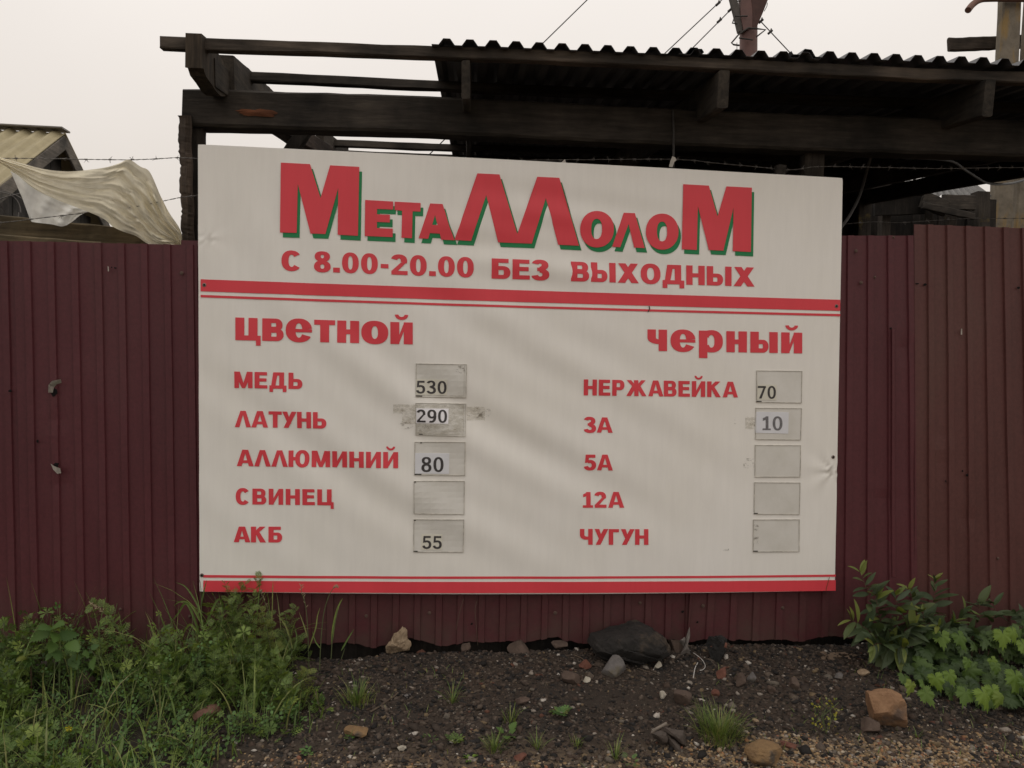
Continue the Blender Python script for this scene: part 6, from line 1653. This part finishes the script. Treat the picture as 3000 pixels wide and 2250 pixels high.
leafy("dark broad-leaved shrub at the right edge against the brown fence sheet", 2900, 1920, -.08, [
    [(2860, 1920, 0), (2855, 1850, 0), (2870, 1790, 0), (2862, 1755, 0)], [(2890, 1920, 0), (2900, 1850, -.02), (2915, 1790, 0), (2905, 1760, 0)], [(2930, 1920, 0), (2950, 1850, 0), (2965, 1800, 0)], [(2960, 1920, 0), (2990, 1850, -.02), (3010, 1800, 0)], [(2870, 1920, 0), (2850, 1870, -.08), (2830, 1850, -.1)], [(3000, 1920, 0), (3030, 1850, 0), (3050, 1790, 0)]], 12, 10, .08, .13, SH, SH)
def t_maple(seed=0, droop=.5):
    r = random.Random(seed)
    key = [(-165, .32), (-140, .5), (-112, .66), (-88, .58), (-52, .76), (-30, .62), (0, 1.12), (30, .62), (52, .76), (88, .58), (112, .66), (140, .5), (165, .32)]
    P = []; k = 0
    for (a0, r0), (a1, r1) in zip(key, key[1:]):
        for q in range(4):
            u = q/4; rr = r0+(r1-r0)*u; rr *= (1.06, .84, 1.1, .86)[q]*r.uniform(.95, 1.05); a = radians(a0+(a1-a0)*u)
            P.append((a, rr))
    P.append((radians(165), .3)); c = .3; V = [(0, c, .05)]
    for ring_k, f in ((0, .55), (1, 1.0)):
        for i, (a, rr) in enumerate(P):
            x = sin(a)*rr*f*.72; y = c+cos(a)*rr*f*.74; vein = .03*cos(a*7)*f
            V.append((x, y, .05-droop*.5*(x*x*1.3+(y-c)**2)+vein-.02*f))
    n = len(P); Fs = []
    for i in range(n-1): Fs.append((0, 1+i+1, 1+i)); Fs.append((1+i, 1+i+1, 1+n+i+1, 1+n+i))
    return np.array(V), Fs
VI = [leaf_mesh("vi%d" % i, t_maple(i, dr), L_VINE) for i, dr in enumerate((.5, .8, 1.1))]
VL = [leaf_mesh("vl%d" % i, t_maple(i+5, dr), L_LIME) for i, dr in enumerate((.5, .9, 1.2))]
vb = at(2830, 2000, -.2); vb[2] = gz(vb[0], vb[1])
vine = thing("trailing_vine", "trailing vine with lobed toothed leaves, lime green at its lower edge, far right", "vine", vb)
rv = random.Random(21)
def vine_Y(x, y): return min(-.22, ground_hit(x, y+26)[1]-.02)
lime = [(2755, 1862, 48), (2800, 1866, 50), (2672, 2006, 40), (2700, 2030, 46), (2735, 1985, 44), (2775, 1975, 40), (2835, 1938, 34), (2915, 1950, 34), (2830, 2030, 46), (2868, 2030, 54), (2900, 2020, 50), (2900, 1935, 30), (2935, 1860, 50), (2985, 1890, 56), (2960, 1850, 44), (2930, 2040, 38), (2970, 1980, 60), (3000, 2000, 60), (2695, 2000, 34)]
for (x, y, s) in lime:
    p = at(x, y-s*.35, vine_Y(x, y+s*.6)-.05); L = s*.0017
    leaf_obj(vine, rv.choice(VL), p, (rv.uniform(-.5, .5), -.45, -.75), L, roll=rv.uniform(-.35, .35), up=(rv.uniform(-.4, .4), -.9, .5), wid=rv.uniform(.8, 1.05))
n_ = 0
while n_ < 190:
    x = rv.uniform(2640, 3080); y = rv.uniform(1835, 2060)
    if y > 1985+ (x-2660)*.25 or y < 1850-(x-2700)*.05 and x < 2800: continue
    if x < 2700 and y < 1900: continue
    n_ += 1
    p = at(x, y, vine_Y(x, y+10)+rv.uniform(-.02, .05)); L = rv.uniform(.055, .09)
    leaf_obj(vine, rv.choice(VI), p, (rv.uniform(-.8, .8), -.5, rv.uniform(-.8, .1)), L, roll=rv.uniform(-.5, .5), up=(0, -.8, .6))
for k in range(9):
    x = rv.uniform(2700, 3000); P = smooth_path([at(x, 1850, -.1), at(x-20, 1900, -.2), at(x-30+rv.uniform(-20, 20), 1990, -.27)], 5); mobj("stem", *tube(P, .0018, 4), M_STEMR, vine)
